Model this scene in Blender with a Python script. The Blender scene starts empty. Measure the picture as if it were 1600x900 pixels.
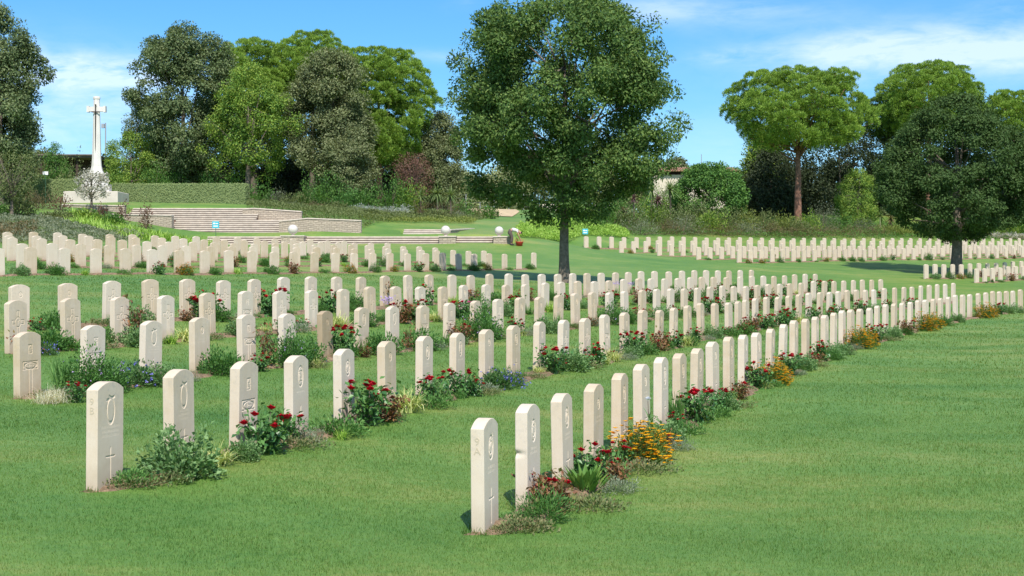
import bpy, math, random
import numpy as np
from mathutils import Vector, Matrix

scene = bpy.context.scene
COL = scene.collection
PI = math.pi
F = 2200.0          # focal length in pixels of the 1600 px wide photograph
PYH = 435.0         # horizon line of the level camera
ZC = 1.8            # camera height

def at(px, py, Y):
    """world point seen at photo pixel (px, py) at distance Y"""
    return np.array(((px - 800.0) / F * Y, Y, ZC + (PYH - py) / F * Y))

# ------------------------------------------------------------------ object helpers
def link(o, parent=None):
    COL.objects.link(o)
    if parent is not None:
        o.parent = parent
    return o

def tag(o, label, cat, group=None, kind=None):
    if label: o['label'] = label
    if cat: o['category'] = cat
    if group: o['group'] = group
    if kind: o['kind'] = kind
    return o

def empty(name, loc=(0, 0, 0), rz=0.0, scale=1.0):
    o = bpy.data.objects.new(name, None)
    o.empty_display_size = 0.2
    o.location = loc
    o.rotation_euler = (0, 0, rz)
    o.scale = (scale, scale, scale)
    return link(o)

def make_mesh(name, V, faces, mats, fmat=None, smooth=False):
    """faces: list of int arrays (n,k) of any k; fmat: list of material indices, one per array"""
    me = bpy.data.meshes.new(name)
    V = np.asarray(V, dtype=np.float32)
    me.vertices.add(len(V))
    me.vertices.foreach_set('co', V.ravel())
    faces = [np.asarray(f, dtype=np.int32) for f in faces if len(f)]
    loops = np.concatenate([f.ravel() for f in faces])
    tot = np.concatenate([np.full(len(f), f.shape[1], dtype=np.int32) for f in faces])
    start = np.concatenate(([0], np.cumsum(tot)[:-1])).astype(np.int32)
    me.loops.add(len(loops))
    me.loops.foreach_set('vertex_index', loops)
    me.polygons.add(len(tot))
    me.polygons.foreach_set('loop_start', start)
    me.polygons.foreach_set('loop_total', tot)
    if not isinstance(mats, (list, tuple)):
        mats = [mats]
    for m in mats:
        me.materials.append(m)
    if fmat is not None:
        mi = np.concatenate([np.full(len(f), k, dtype=np.int32) for f, k in zip(faces, fmat)])
        me.polygons.foreach_set('material_index', mi)
    me.polygons.foreach_set('use_smooth', np.full(len(tot), smooth, dtype=bool))
    me.update(calc_edges=True)
    me.validate()
    return me

def mobj(name, me, parent=None, loc=None):
    o = bpy.data.objects.new(name, me)
    if loc is not None:
        o.location = loc
    return link(o, parent)

class MB:
    """collects vertices and faces"""
    def __init__(s):
        s.V = []; s.F = {}; s.n = 0
    def add(s, V, faces, mat=0):
        V = np.asarray(V, dtype=float).reshape(-1, 3)
        for f in faces:
            f = np.asarray(f, dtype=np.int64)
            if f.ndim == 1: f = f[None, :]
            s.F.setdefault((f.shape[1], mat), []).append(f + s.n)
        s.V.append(V); s.n += len(V)
    def box(s, x0, x1, y0, y1, z0, z1, mat=0, bevel=0.0):
        if bevel <= 0:
            V = [(x, y, z) for z in (z0, z1) for y in (y0, y1) for x in (x0, x1)]
            s.add(V, [[0, 2, 3, 1], [4, 5, 7, 6], [0, 1, 5, 4], [2, 6, 7, 3], [0, 4, 6, 2], [1, 3, 7, 5]], mat)
        else:
            b = bevel
            ring = lambda z, e: [(x0 + e + (0 if e else 0), y0 + e, z), (x1 - e, y0 + e, z), (x1 - e, y1 - e, z), (x0 + e, y1 - e, z)]
            s.loft([ring(z0, 0), ring(z1 - b, 0), ring(z1, b)], mat)
    def loft(s, rings, mat=0, cap=True):
        k = len(rings[0])
        V = [p for r in rings for p in r]
        fs = []
        for i in range(len(rings) - 1):
            for j in range(k):
                a = i * k + j; b = i * k + (j + 1) % k
                fs.append([a, b, b + k, a + k])
        s.add(V, [np.array(fs)], mat)
        if cap:
            base = s.n - len(V)
            for idx in ([list(range(k))[::-1], [(len(rings) - 1) * k + j for j in range(k)]]):
                s.F.setdefault((k, mat), []).append(np.array([idx]) + base)
    def tube(s, pts, rad, k=6, mat=0):
        pts = np.asarray(pts, float); n = len(pts)
        rad = np.broadcast_to(np.asarray(rad, float), (n,))
        T = np.gradient(pts, axis=0); T /= np.linalg.norm(T, axis=1)[:, None] + 1e-9
        ref = np.array((1., 0., 0.)) if abs(T[0][0]) < .8 else np.array((0., 1., 0.))
        rings = []
        for i in range(n):
            u = np.cross(T[i], ref); u /= np.linalg.norm(u) + 1e-9
            w = np.cross(T[i], u)
            rings.append([tuple(pts[i] + rad[i] * (math.cos(a) * u + math.sin(a) * w)) for a in np.arange(k) * 2 * PI / k])
        s.loft(rings, mat)
    def lathe(s, prof, k=16, mat=0, c=(0, 0)):
        rings = [[(c[0] + r * math.cos(a), c[1] + r * math.sin(a), z) for a in np.arange(k) * 2 * PI / k] for r, z in prof]
        s.loft(rings, mat)
    def mesh(s, name, mats, smooth=False):
        keys = sorted(s.F)
        fs = [np.concatenate(s.F[k]) for k in keys]
        return make_mesh(name, np.concatenate(s.V), fs, mats, [k[1] for k in keys], smooth)
    def build(s, name, mats, parent=None, smooth=False):
        return mobj(name, s.mesh(name, mats, smooth), parent)

def copy_tree(o, parent=None):
    c = o.copy()
    COL.objects.link(c)
    if parent is not None:
        c.parent = parent
        c.matrix_parent_inverse = o.matrix_parent_inverse.copy()
    for ch in CHILDREN.get(o, ()):
        copy_tree(ch, c)
    return c
CHILDREN = {}
def kid(o, parent):
    CHILDREN.setdefault(parent, []).append(o)
    return o

# ------------------------------------------------------------------ node helpers
class NT:
    def __init__(s, tree):
        s.t = tree; s.n = tree.nodes; s.l = tree.links
        s.n.clear()
    def new(s, typ, **kw):
        nd = s.n.new(typ)
        for k, v in kw.items():
            if k.startswith('_'):
                key = k[1:]
                key = int(key) if key.isdigit() else key.replace('__', ' ')
                sock = nd.inputs[key]
                if isinstance(v, bpy.types.NodeSocket): s.l.new(v, sock)
                else: sock.default_value = v
            else:
                setattr(nd, k, v)
        return nd
    def math(s, op, a, b=None, c=None, clamp=False):
        nd = s.n.new('ShaderNodeMath'); nd.operation = op; nd.use_clamp = clamp
        for i, v in enumerate((a, b, c)):
            if v is None: continue
            if isinstance(v, bpy.types.NodeSocket): s.l.new(v, nd.inputs[i])
            else: nd.inputs[i].default_value = v
        return nd.outputs[0]
    def mix(s, fac, a, b, typ='MIX'):
        nd = s.n.new('ShaderNodeMix'); nd.data_type = 'RGBA'; nd.blend_type = typ
        for sock, v in ((nd.inputs['Factor'], fac), (nd.inputs[6], a), (nd.inputs[7], b)):
            if isinstance(v, bpy.types.NodeSocket): s.l.new(v, sock)
            else: sock.default_value = v if not isinstance(v, tuple) or len(v) == 4 else (*v, 1)
        return nd.outputs[2]
    def ramp(s, fac, stops, interp='LINEAR'):
        nd = s.n.new('ShaderNodeValToRGB'); cr = nd.color_ramp; cr.interpolation = interp
        while len(cr.elements) > 1: cr.elements.remove(cr.elements[-1])
        for i, (p, c) in enumerate(stops):
            e = cr.elements[0] if i == 0 else cr.elements.new(p)
            e.position = p
            e.color = (c, c, c, 1) if isinstance(c, (int, float)) else (*c, 1)
        s.l.new(fac, nd.inputs[0])
        return nd.outputs[0]
    def noise(s, vec, scale, detail=3.0, rough=.55, dist=0.0):
        nd = s.new('ShaderNodeTexNoise', _Scale=scale, _Detail=detail, _Roughness=rough, _Distortion=dist)
        if vec is not None: s.l.new(vec, nd.inputs['Vector'])
        return nd.outputs[0]
    def mapscale(s, vec, sc):
        nd = s.new('ShaderNodeMapping'); s.l.new(vec, nd.inputs['Vector']); nd.inputs['Scale'].default_value = sc
        return nd.outputs[0]

def material(name):
    m = bpy.data.materials.new(name); m.use_nodes = True
    return m, NT(m.node_tree)

def simple(name, col, rough=.7, var=.0, scale=6.0, bump=0.0, metallic=0.0, spec=.3):
    m, t = material(name)
    pos = t.new('ShaderNodeNewGeometry').outputs['Position']
    b = t.new('ShaderNodeBsdfPrincipled', _Roughness=rough, _Metallic=metallic)
    b.inputs['Specular IOR Level'].default_value = spec
    if var > 0:
        nz = t.noise(pos, scale, 4)
        lo = tuple(c * (1 - var) for c in col); hi = tuple(min(1, c * (1 + var)) for c in col)
        t.l.new(t.ramp(nz, [(.3, lo), (.7, hi)]), b.inputs['Base Color'])
        if bump > 0:
            bm = t.new('ShaderNodeBump', _Strength=bump, _Distance=.02); t.l.new(nz, bm.inputs['Height'])
            t.l.new(bm.outputs[0], b.inputs['Normal'])
    else:
        b.inputs['Base Color'].default_value = (*col, 1)
    o = t.new('ShaderNodeOutputMaterial'); t.l.new(b.outputs[0], o.inputs[0])
    return m

LEAF_GAIN = 1.75
def leaf_mat(name, cols, trans=.3, rough=.55, clump=.5, spec=.25, tint=None):
    """foliage: colour differs leaf by leaf and in slow clumps"""
    cols = [tuple(min(.85, v * LEAF_GAIN) for v in c_) for c_ in cols]
    m, t = material(name)
    g = t.new('ShaderNodeNewGeometry')
    rnd = g.outputs['Random Per Island']
    obj = t.new('ShaderNodeTexCoord').outputs['Object']
    nz = t.noise(obj, clump, 2)
    f = t.math('ADD', t.math('MULTIPLY', rnd, .6), t.math('MULTIPLY', nz, .55))
    stops = [(.22 + .62 * i / (len(cols) - 1), c) for i, c in enumerate(cols)]
    c = t.ramp(f, stops)
    p = t.new('ShaderNodeBsdfPrincipled', _Roughness=rough); t.l.new(c, p.inputs['Base Color'])
    p.inputs['Specular IOR Level'].default_value = spec
    tr = t.new('ShaderNodeBsdfTranslucent')
    c2 = t.mix(1.0, c, tint or (1.25, 1.15, .55), 'MULTIPLY')
    t.l.new(c2, tr.inputs[0])
    mx = t.new('ShaderNodeMixShader', _0=trans)
    t.l.new(p.outputs[0], mx.inputs[1]); t.l.new(tr.outputs[0], mx.inputs[2])
    o = t.new('ShaderNodeOutputMaterial'); t.l.new(mx.outputs[0], o.inputs[0])
    return m

# ------------------------------------------------------------------ the rows of headstones, measured on the photograph
def lin(x0, x1, n): return list(np.linspace(x0, x1, n))
ROWS = {}
def row(key, xs, tops, hs, phrase, angle=None):
    """tops: (x, y) controls; hs: (x, apparent height) controls, 1/h runs linearly with the index"""
    xs = np.array(xs, float); n = np.arange(len(xs))
    ty = np.interp(xs, [t[0] for t in tops], [t[1] for t in tops])
    ni = [np.interp(h[0], xs, n) for h in hs]
    h = 1.0 / np.interp(n, ni, [1.0 / q[1] for q in hs])
    Y = F * .81 / h
    X = (xs - 800) / F * Y
    Z = ZC + (PYH - (ty + h)) / F * Y
    ROWS[key] = dict(px=xs, X=X, Y=Y, Z=Z, h=h, phrase=phrase, angle=angle)

row('A', [758, 825, 880, 927, 968, 1003, 1032.6, 1061.7, 1088, 1113.7, 1138.5, 1160.6, 1182, 1202.5, 1222, 1240, 1258.5, 1273.6, 1288,
          1302, 1315.6, 1329.4, 1342.8, 1358, 1370, 1383, 1396.8, 1409.4, 1421.5, 1434.3, 1445.8, 1457.7, 1469.4, 1481.2, 1492.9, 1503.8,
          1515, 1528.9, 1541, 1551.4, 1561.6, 1572.8, 1583, 1594.4, 1605],
    [(758, 657), (825, 632), (880, 613), (927, 595), (968, 580), (1003, 568.4), (1032.6, 559), (1061.7, 550.4), (1088, 541.4), (1113.7, 535),
     (1138.5, 528.6), (1160.6, 523), (1182, 518.8), (1222, 507.8), (1258.5, 499.5), (1302, 490.2), (1342.8, 481.8), (1370, 478), (1396.8, 474),
     (1434.3, 469), (1469.4, 464.8), (1492.9, 462), (1528.9, 458.2), (1561.6, 455.4), (1605, 451.5)],
    [(758, 174), (1138.5, 87), (1222, 72), (1396.8, 48), (1469.4, 40.5), (1541, 36), (1605, 32)], 'the nearest row on the right')
row('B', [163.5, 280.5, 379.8, 463.3, 538, 605, 662.5, 714, 759.8, 802, 842.2, 879.5, 913.8, 945.4, 976.3, 1003.2, 1029.2, 1052, 1074.4, 1095,
          1117, 1138.5, 1153, 1165, 1180, 1197.3, 1214.6, 1232.8, 1247.6, 1263.9, 1280.4, 1295.4, 1309.8, 1324, 1338.3, 1352.2, 1365.8, 1381.2,
          1397.9, 1412.1, 1425.3, 1438.2, 1451.7, 1464.1, 1476.9, 1489.4],
    [(163.5, 600), (280.5, 581.5), (379.8, 566), (463.3, 553.6), (538, 544.4), (605, 536), (662.5, 527), (714, 520), (759.8, 514), (802, 509),
     (842.2, 504.6), (879.5, 500), (913.8, 495.4), (945.4, 492), (1003.2, 485), (1052, 479.6), (1095, 475), (1138.5, 470.4), (1180, 466.7),
     (1247.6, 460.3), (1309.8, 455.2), (1381.2, 450.4), (1438.2, 446.2), (1489.4, 443.2)],
    [(163.5, 162), (463.3, 124), (714, 92), (1095, 53), (1180, 47), (1309.8, 38.5), (1489.4, 29.5)], 'the second row from the front')
row('C', [43, 144, 234.5, 312, 385.6, 448.6, 508.5, 564.2, 613, 659.6, 701.6, 742, 778, 811.6, 842.6, 872, 899.3, 926.3, 952, 976.3, 1003.5,
          1025.8, 1047.4, 1069, 1089, 1108.8, 1128.8, 1146.8, 1165, 1183, 1200, 1218, 1234, 1251.6, 1271, 1287.5, 1303, 1318, 1333, 1347.7, 1362, 1376.7],
    [(43, 516), (144, 508.5), (234.5, 501), (312, 495.6), (385.6, 490), (448.6, 487), (508.5, 483.6), (564.2, 480.4), (613, 478), (659.6, 475),
     (742, 469.6), (811.6, 464.4), (872, 460.6), (926.3, 457.6), (976.3, 455), (1025.8, 452), (1089, 448), (1146.8, 445.6), (1218, 443), (1287.5, 439.3), (1376.7, 436)],
    [(43, 104), (234.5, 93), (613, 68.5), (742, 60), (1003.5, 46), (1376.7, 29)], 'the third row from the front')
row('D', [25, 111, 187, 258.8, 324.5, 382.7, 437, 486.4, 535.5, 578.3, 618.6, 656.8, 692, 724.4, 759, 790.8, 821, 851.4, 877.5, 903.3, 928.7, 952,
          974.8, 998, 1017.5, 1038.2, 1058.8, 1078, 1097, 1115, 1135, 1156.5, 1175, 1192.9, 1209, 1226, 1241.7, 1258, 1274],
    [(25, 470), (111, 466.4), (187, 464), (258.8, 461.6), (324.5, 459.6), (382.7, 458.4), (437, 455.8), (535.5, 453), (618.6, 449.4), (692, 447),
     (790.8, 444.8), (877.5, 440.4), (974.8, 437.4), (1058.8, 434.6), (1135, 432.6), (1209, 430), (1274, 428.3)],
    [(25, 82), (324.5, 68.5), (851.4, 43.5), (1274, 29)], 'the fourth row from the front')
row('E', [29.5, 106, 173.6, 236, 293, 348.7, 396.6, 442, 484.8, 526, 563.7, 601.5, 638, 671, 706, 736, 765, 794.5, 821.3, 846.7, 872, 894.7, 917.3,
          939.7, 961.3, 981.6, 1002, 1022.8, 1045.2, 1065.9, 1085, 1103, 1121.5, 1139.4, 1156.7, 1173.9],
    [(29.5, 441), (106, 439), (236, 436.6), (348.7, 434.6), (442, 433.2), (563.7, 431.8), (671, 429.6), (794.5, 427.6), (894.7, 426.4), (1002, 424), (1103, 423), (1173.9, 421)],
    [(29.5, 70), (348.7, 60), (638, 47), (917.3, 36.5), (1173.9, 29)], 'the fifth row from the front')
AL = math.radians(36)
row('F', [-3, 47.6, 100, 150, 195.6, 237.6, 280, 320, 357.8, 393.6, 428, 458.4, 491, 523.8, 553, 581.6, 608.8, 636.7, 665, 691.8, 717, 741, 764.5, 788.4, 811, 834],
    [(0, 387.5), (150, 389), (280, 391), (393.6, 392), (491, 393.8), (608.8, 394.8), (717, 396), (834, 397)],
    [(0, 45), (47.6, 43), (320, 37), (523.8, 31.5), (665, 28.3), (834, 23.7)], 'the first row of the left rear block', AL)
row('G', [34.5, 81.5, 126, 170.5, 213, 253.5, 291, 328.6, 362, 395, 430, 463, 495, 525, 553, 580, 606, 632, 658.6, 683, 708, 732, 756],
    [(34.5, 379), (126, 380.5), (213, 382.3), (328.6, 384.3), (463, 386.5), (632, 389.5), (756, 391.7)], [(34.5, 39.5), (756, 23.8)],
    'the second row of the left rear block', AL)
row('H', [19, 65, 110, 152, 191.6, 229.4, 264, 301.4, 334, 366, 397, 430, 463, 492, 521, 548, 575, 602, 630, 655, 680],
    [(19, 372), (152, 374.5), (301.4, 378), (463, 381), (630, 385), (680, 385.6)], [(19, 36.5), (680, 24)], 'the third row of the left rear block', AL)
row('I', [14, 57.6, 98.6, 138, 173.5, 212.4, 253, 286.6, 319, 350.5, 381.6, 413, 444.6, 473, 501, 528, 554, 579.5, 605.4],
    [(14, 366.7), (138, 369), (253, 372), (350.5, 374.5), (473, 376.9), (554, 379.3), (605, 379.8)], [(14, 34.5), (605.4, 24)],
    'the fourth row of the left rear block', AL)
row('J', [11.4, 52, 90, 129, 171, 207, 242, 274, 306.5, 338, 370.6, 401, 429.5, 458, 484.6, 511.6, 537.7],
    [(11.4, 361.5), (129, 364.3), (242, 367.7), (338, 370), (429.5, 372.7), (537.7, 375)], [(11.4, 32.8), (537.7, 24)],
    'the last row of the left rear block', AL)
AR = math.radians(48)
PX = [915.8, 936, 955.5, 975, 994.5, 1013, 1031, 1050, 1068, 1086, 1104, 1122, 1139, 1156, 1173, 1190.5, 1207, 1224, 1240, 1256, 1272, 1288, 1303.5,
      1319.5, 1334, 1349.6, 1364.6, 1380, 1394.7, 1409, 1423, 1437.7, 1452.5, 1466.7, 1481, 1495, 1509, 1523.6, 1537, 1551, 1565, 1579, 1592.6, 1606]
QX = [971, 989.7, 1009, 1028, 1046, 1064, 1082, 1100, 1117.6, 1135.5, 1153, 1170, 1187, 1204, 1220.5, 1236.5, 1253, 1269, 1284.6, 1300.5, 1315.7, 1331.4,
      1346.5, 1361.6, 1376.5, 1391.2, 1406, 1420.5, 1435, 1449.3, 1463.5, 1477.6, 1491.6, 1505.5, 1519.3, 1533, 1546.7, 1560.3, 1573.8, 1587.2, 1600.6]
SX = [1091.7, 1109.5, 1127.6, 1145, 1162.7, 1179.5, 1196.4, 1213, 1230, 1247, 1263, 1279, 1296, 1311, 1327, 1343, 1359, 1373.7, 1389, 1403.5, 1418, 1432,
      1446, 1460, 1474, 1488, 1501.5, 1515, 1528.5, 1542, 1555.5, 1569, 1582, 1595]
UX = [1155, 1172.4, 1189.5, 1206.7, 1223, 1239.8, 1256, 1272.8, 1288.5, 1304, 1320.4, 1336, 1350.7, 1366, 1382, 1396.5, 1412, 1427.5, 1442, 1457, 1472, 1487,
      1501.5, 1516, 1530, 1544, 1558, 1572, 1585, 1598]
row('P', PX, [(916, 372), (1050, 370), (1224, 372), (1606, 372)], [(916, 18.3), (1606, 15.2)], 'the farthest row of the right rear block', AR)
row('Q', QX, [(971, 376.2), (1135, 375), (1600, 377)], [(971, 18.9), (1600, 15.6)], 'the fourth row of the right rear block', AR)
row('R', [x - .6 for x in PX[6:]], [(1031, 380.5), (1600, 380)], [(1031, 19.6), (1600, 16)], 'the third row of the right rear block', AR)
row('S', SX, [(1091.7, 385.5), (1343, 383.8), (1595, 383)], [(1091.7, 20), (1595, 16.3)], 'the second row of the right rear block', AR)
row('U', UX, [(1155, 390.5), (1336, 388.6), (1598, 387)], [(1155, 20.3), (1598, 16.6)], 'the first row of the right rear block', AR)
row('V', [1447, 1461, 1474.7, 1488.5, 1502, 1515.6, 1529.5, 1543, 1556.5, 1570, 1582.6, 1596], [(1447, 413.3), (1596, 409)], [(1447, 22.6), (1596, 20.4)],
    'the back row of the small right block', AR)
row('W', [1526, 1538.5, 1551, 1563, 1575.3, 1587.4, 1599], [(1526, 419.6), (1599, 416)], [(1526, 22.8), (1599, 21.4)], 'the front row of the small right block', AR)

# ------------------------------------------------------------------ terrain: a smooth surface through the stone bases
ctrl = []
for k, r in ROWS.items():
    st = 2 if k in 'ABCDE' else 3
    for i in range(0, len(r['X']), st):
        ctrl.append((r['X'][i], r['Y'][i], r['Z'][i]))
def cp(px, py, Y):
    p = at(px, py, Y); ctrl.append((p[0], p[1], p[2]))
# beds, terraces, banks
for q in [(60, 372, 66), (60, 348, 78), (60, 325, 90), (200, 378, 72), (200, 356, 88), (282, 378, 80), (-40, 340, 85),
          (340, 384, 87.3), (450, 384, 87.3), (560, 384, 87.3), (680, 384, 87.3), (800, 384, 87.3), (250, 383, 84),
          (400, 366.5, 91.3), (550, 366.5, 91.3), (680, 366.5, 91.3), (790, 366.5, 91.3), (320, 366.5, 91.3),
          (330, 341.5, 95.3), (450, 341.5, 96), (240, 341.5, 95.3), (560, 343, 96.5), (600, 354, 96), (640, 356, 96),
          (300, 322, 98.6), (400, 322, 99), (200, 321, 98.6), (100, 320, 98.6), (150, 316, 104), (300, 320, 107), (390, 322, 107), (60, 320, 107),
          (470, 330, 104), (560, 333, 106), (640, 341, 106), (720, 346, 106), (760, 358, 98), (780, 345, 112),
          (770, 337, 123), (770, 327, 134), (700, 330, 124), (850, 372, 96), (850, 350, 106), (930, 374, 100), (930, 352, 112), (900, 345, 118),
          (1000, 371, 106), (1000, 347, 118), (1100, 372, 110), (1100, 350, 122), (1200, 373, 116), (1200, 352, 128),
          (1330, 373, 121), (1330, 352, 134), (1480, 373, 127), (1480, 356, 138), (1600, 374, 130), (1600, 360, 140)]:
    cp(*q)
PLAT = 8.6
base = np.array(ctrl)
for Yg in (0., 8., 16., 26., 38., 52., 66., 80., 95., 110., 125., 138.):
    for sg in (-1, 1):
        Xg = sg * (.364 * Yg * 1.18 + 9)
        d2 = (base[:, 0] - Xg) ** 2 + ((base[:, 1] - Yg) * 2.0) ** 2
        w = 1 / (d2 + 4) ** 2
        z = float((w * base[:, 2]).sum() / w.sum())
        if Yg < 1: z = -.1
        ctrl.append((Xg, Yg, z))
for Xg in (-6, -2, 2, 6): ctrl.append((Xg, 2.0, -.06))
for Xg in np.linspace(-70, 70, 13): ctrl.append((Xg, 150., PLAT)); ctrl.append((Xg, 165., PLAT))
ctrl = np.array(ctrl)
def phi(r2): return .5 * r2 * np.log(r2 + 1e-9)
CS = 40.0
cxy = ctrl[:, :2] / CS
n_ = len(cxy)
d2 = ((cxy[:, None] - cxy[None]) ** 2).sum(-1)
K = phi(d2) + np.eye(n_) * .0025
Pm = np.c_[np.ones(n_), cxy]
Am = np.zeros((n_ + 3, n_ + 3)); Am[:n_, :n_] = K; Am[:n_, n_:] = Pm; Am[n_:, :n_] = Pm.T
WT = np.linalg.solve(Am, np.r_[ctrl[:, 2], 0, 0, 0])

# footprints of the three flights: the ground is kept under the steps
STEPS = []   # (x0, x1, y0, y1, zmax)
def ground(x, y):
    x = np.atleast_1d(np.asarray(x, float)); y = np.atleast_1d(np.asarray(y, float))
    yc = np.clip(y, 0, 160); lim = .364 * yc * 1.18 + 9
    xc = np.clip(x, -lim, lim)
    q = np.c_[xc, yc] / CS
    out = np.empty(len(q))
    for i in range(0, len(q), 20000):
        s = q[i:i + 20000]
        d2 = ((s[:, None] - cxy[None]) ** 2).sum(-1)
        out[i:i + 20000] = phi(d2) @ WT[:n_] + WT[n_] + s @ WT[n_ + 1:]
    t = np.clip((y - 138) / 14, 0, 1)
    out = out * (1 - t) + PLAT * t
    out += .03 * np.sin(x * .9 + y * .35) * np.sin(y * .6 - x * .23)
    for (x0, x1, y0, y1, zm) in STEPS:
        m = (x > x0) & (x < x1) & (y > y0) & (y < y1)
        out[m] = np.minimum(out[m], zm)
    return out
def gz(x, y): return float(ground(x, y)[0])
def on_ground(px, Y):
    x = (px - 800) / F * Y
    return np.array((x, Y, gz(x, Y)))
# ------------------------------------------------------------------ materials
def grass_material(name, blade=False):
    m, t = material(name)
    g = t.new('ShaderNodeNewGeometry'); pos = g.outputs['Position']
    big = t.noise(pos, .11, 3, .6)
    str_ = t.noise(t.mapscale(pos, (.10, .55, .1)), 1.0, 3, .6)
    mid = t.noise(pos, .8, 4, .6)
    fine = t.noise(pos, 26 if blade else 9, 3, .7)
    f = t.math('ADD', t.math('MULTIPLY', big, .40), t.math('MULTIPLY', mid, .24))
    f = t.math('ADD', t.math('ADD', f, t.math('MULTIPLY', str_, .34)), .115)
    f = t.math('ADD', f, t.math('MULTIPLY', fine, .22 if not blade else .1))
    if blade:
        f = t.math('ADD', f, t.math('MULTIPLY', g.outputs['Random Per Island'], .20))
        f = t.math('SUBTRACT', f, .05)
    c = t.ramp(f, [(.44, (.036, .115, .022)), (.58, (.070, .172, .032)), (.72, (.122, .225, .044)), (.88, (.25, .28, .08))])
    if blade:
        dry = t.math('GREATER_THAN', g.outputs['Random Per Island'], .93)
        c = t.mix(t.math('MULTIPLY', dry, .6), c, (.22, .20, .08))
    else:
        c = t.mix(1.0, c, (1.08, 1.05, 1.05), 'MULTIPLY')
    p = t.new('ShaderNodeBsdfPrincipled', _Roughness=.6); t.l.new(c, p.inputs['Base Color'])
    p.inputs['Specular IOR Level'].default_value = .22
    o = t.new('ShaderNodeOutputMaterial')
    if blade:
        tr = t.new('ShaderNodeBsdfTranslucent'); t.l.new(t.mix(1.0, c, (1.3, 1.2, .6), 'MULTIPLY'), tr.inputs[0])
        mx = t.new('ShaderNodeMixShader', _0=.45); t.l.new(p.outputs[0], mx.inputs[1]); t.l.new(tr.outputs[0], mx.inputs[2])
        t.l.new(mx.outputs[0], o.inputs[0])
    else:
        h = t.math('ADD', fine, t.math('MULTIPLY', t.noise(pos, 60, 2, .7), .6))
        bm = t.new('ShaderNodeBump', _Strength=.7, _Distance=.03); t.l.new(h, bm.inputs['Height'])
        t.l.new(bm.outputs[0], p.inputs['Normal'])
        t.l.new(p.outputs[0], o.inputs[0])
    return m
M_GRASS = grass_material('lawn')
M_BLADE = grass_material('grass_blades', True)

def stone_material(name, lo, mid, hi):
    m, t = material(name)
    oi = t.new('ShaderNodeObjectInfo').outputs['Random']
    obj = t.new('ShaderNodeTexCoord').outputs['Object']
    sep = t.new('ShaderNodeSeparateXYZ'); t.l.new(obj, sep.inputs[0]); z = sep.outputs[2]
    off = t.new('ShaderNodeVectorMath', operation='ADD'); t.l.new(obj, off.inputs[0])
    cmb = t.new('ShaderNodeCombineXYZ'); 
    for i, k in enumerate((37., 91., 53.)): t.l.new(t.math('MULTIPLY', oi, k), cmb.inputs[i])
    t.l.new(cmb.outputs[0], off.inputs[1]); v = off.outputs[0]
    blotch = t.noise(v, 5, 5, .65)
    streak = t.noise(t.mapscale(v, (16, 16, 1.3)), 1.0, 3, .6)
    fine = t.noise(v, 140, 3, .7)
    f = t.math('ADD', t.math('MULTIPLY', oi, .32), t.math('MULTIPLY', blotch, .40))
    f = t.math('ADD', f, t.math('MULTIPLY', streak, .28))
    c = t.ramp(f, [(.28, lo), (.5, mid), (.72, hi)])
    c = t.mix(t.ramp(fine, [(.35, .34), (.62, 0.0)]), c, lo)
    # soil splash near the foot, lichen grey towards the shoulders
    foot = t.math('ADD', z, t.math('MULTIPLY', t.noise(v, 9, 4), .22))
    c = t.mix(t.ramp(foot, [(.10, .55), (.34, 0.0)]), c, (.38, .29, .19))
    li = t.math('MULTIPLY', t.ramp(t.noise(v, 24, 4, .7), [(.52, 0.0), (.66, .55)]), t.ramp(z, [(.35, .1), (.8, .8)]))
    c = t.mix(li, c, (.40, .37, .33))
    p = t.new('ShaderNodeBsdfPrincipled', _Roughness=.82); t.l.new(c, p.inputs['Base Color'])
    p.inputs['Specular IOR Level'].default_value = .2
    bm = t.new('ShaderNodeBump', _Strength=.25, _Distance=.003)
    t.l.new(t.math('ADD', fine, blotch), bm.inputs['Height']); t.l.new(bm.outputs[0], p.inputs['Normal'])
    o = t.new('ShaderNodeOutputMaterial'); t.l.new(p.outputs[0], o.inputs[0])
    return m
M_STONE = stone_material('headstone_limestone', (.52, .41, .275), (.625, .52, .405), (.67, .585, .485))
M_STONE_BROWN = stone_material('headstone_tan_limestone', (.36, .27, .17), (.46, .36, .24), (.54, .44, .31))
M_LETTER = simple('ochre_stained_letters', (.52, .44, .32), .9)
M_SOIL = simple('bed_soil', (.205, .14, .085), .95, .55, 16, 1.0)
M_BARK = simple('grey_bark', (.15, .122, .095), .9, .4, 9, .8)
M_BARK2 = simple('pale_stem', (.17, .135, .095), .9, .35, 9, .6)
M_PBARK = simple('red_pine_bark', (.20, .105, .07), .9, .5, 5, .9)
L = lambda n, cols, **k: leaf_mat(n, cols, **k)
M_ROSE_LEAF = L('rose_leaf', [(.018, .06, .018), (.042, .11, .028), (.08, .155, .04)], spec=.4, rough=.4, trans=.2)
M_RED_LEAF = L('red_rose_leaf', [(.045, .05, .018), (.10, .045, .022), (.16, .07, .03), (.09, .11, .03)], spec=.4, trans=.2)
M_RED = L('red_petal', [(.20, .001, .007), (.27, .003, .012), (.34, .008, .020)], trans=.2, tint=(1, .6, .5))
M_PINK = L('pink_petal', [(.55, .09, .20), (.68, .16, .28)], trans=.25, tint=(1, 1, 1))
M_ORANGE = L('marigold_petal', [(.44, .19, .004), (.48, .25, .008), (.49, .30, .012)], trans=.2, tint=(1, 1, 1))
M_MARI = L('marigold_leaf', [(.02, .06, .014), (.06, .115, .02), (.11, .15, .03)])
M_STRAP = L('strap_leaf', [(.025, .075, .018), (.055, .13, .03), (.10, .19, .05)])
M_LIME = L('lime_strap_leaf', [(.10, .19, .025), (.17, .28, .045), (.27, .36, .09)])
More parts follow.
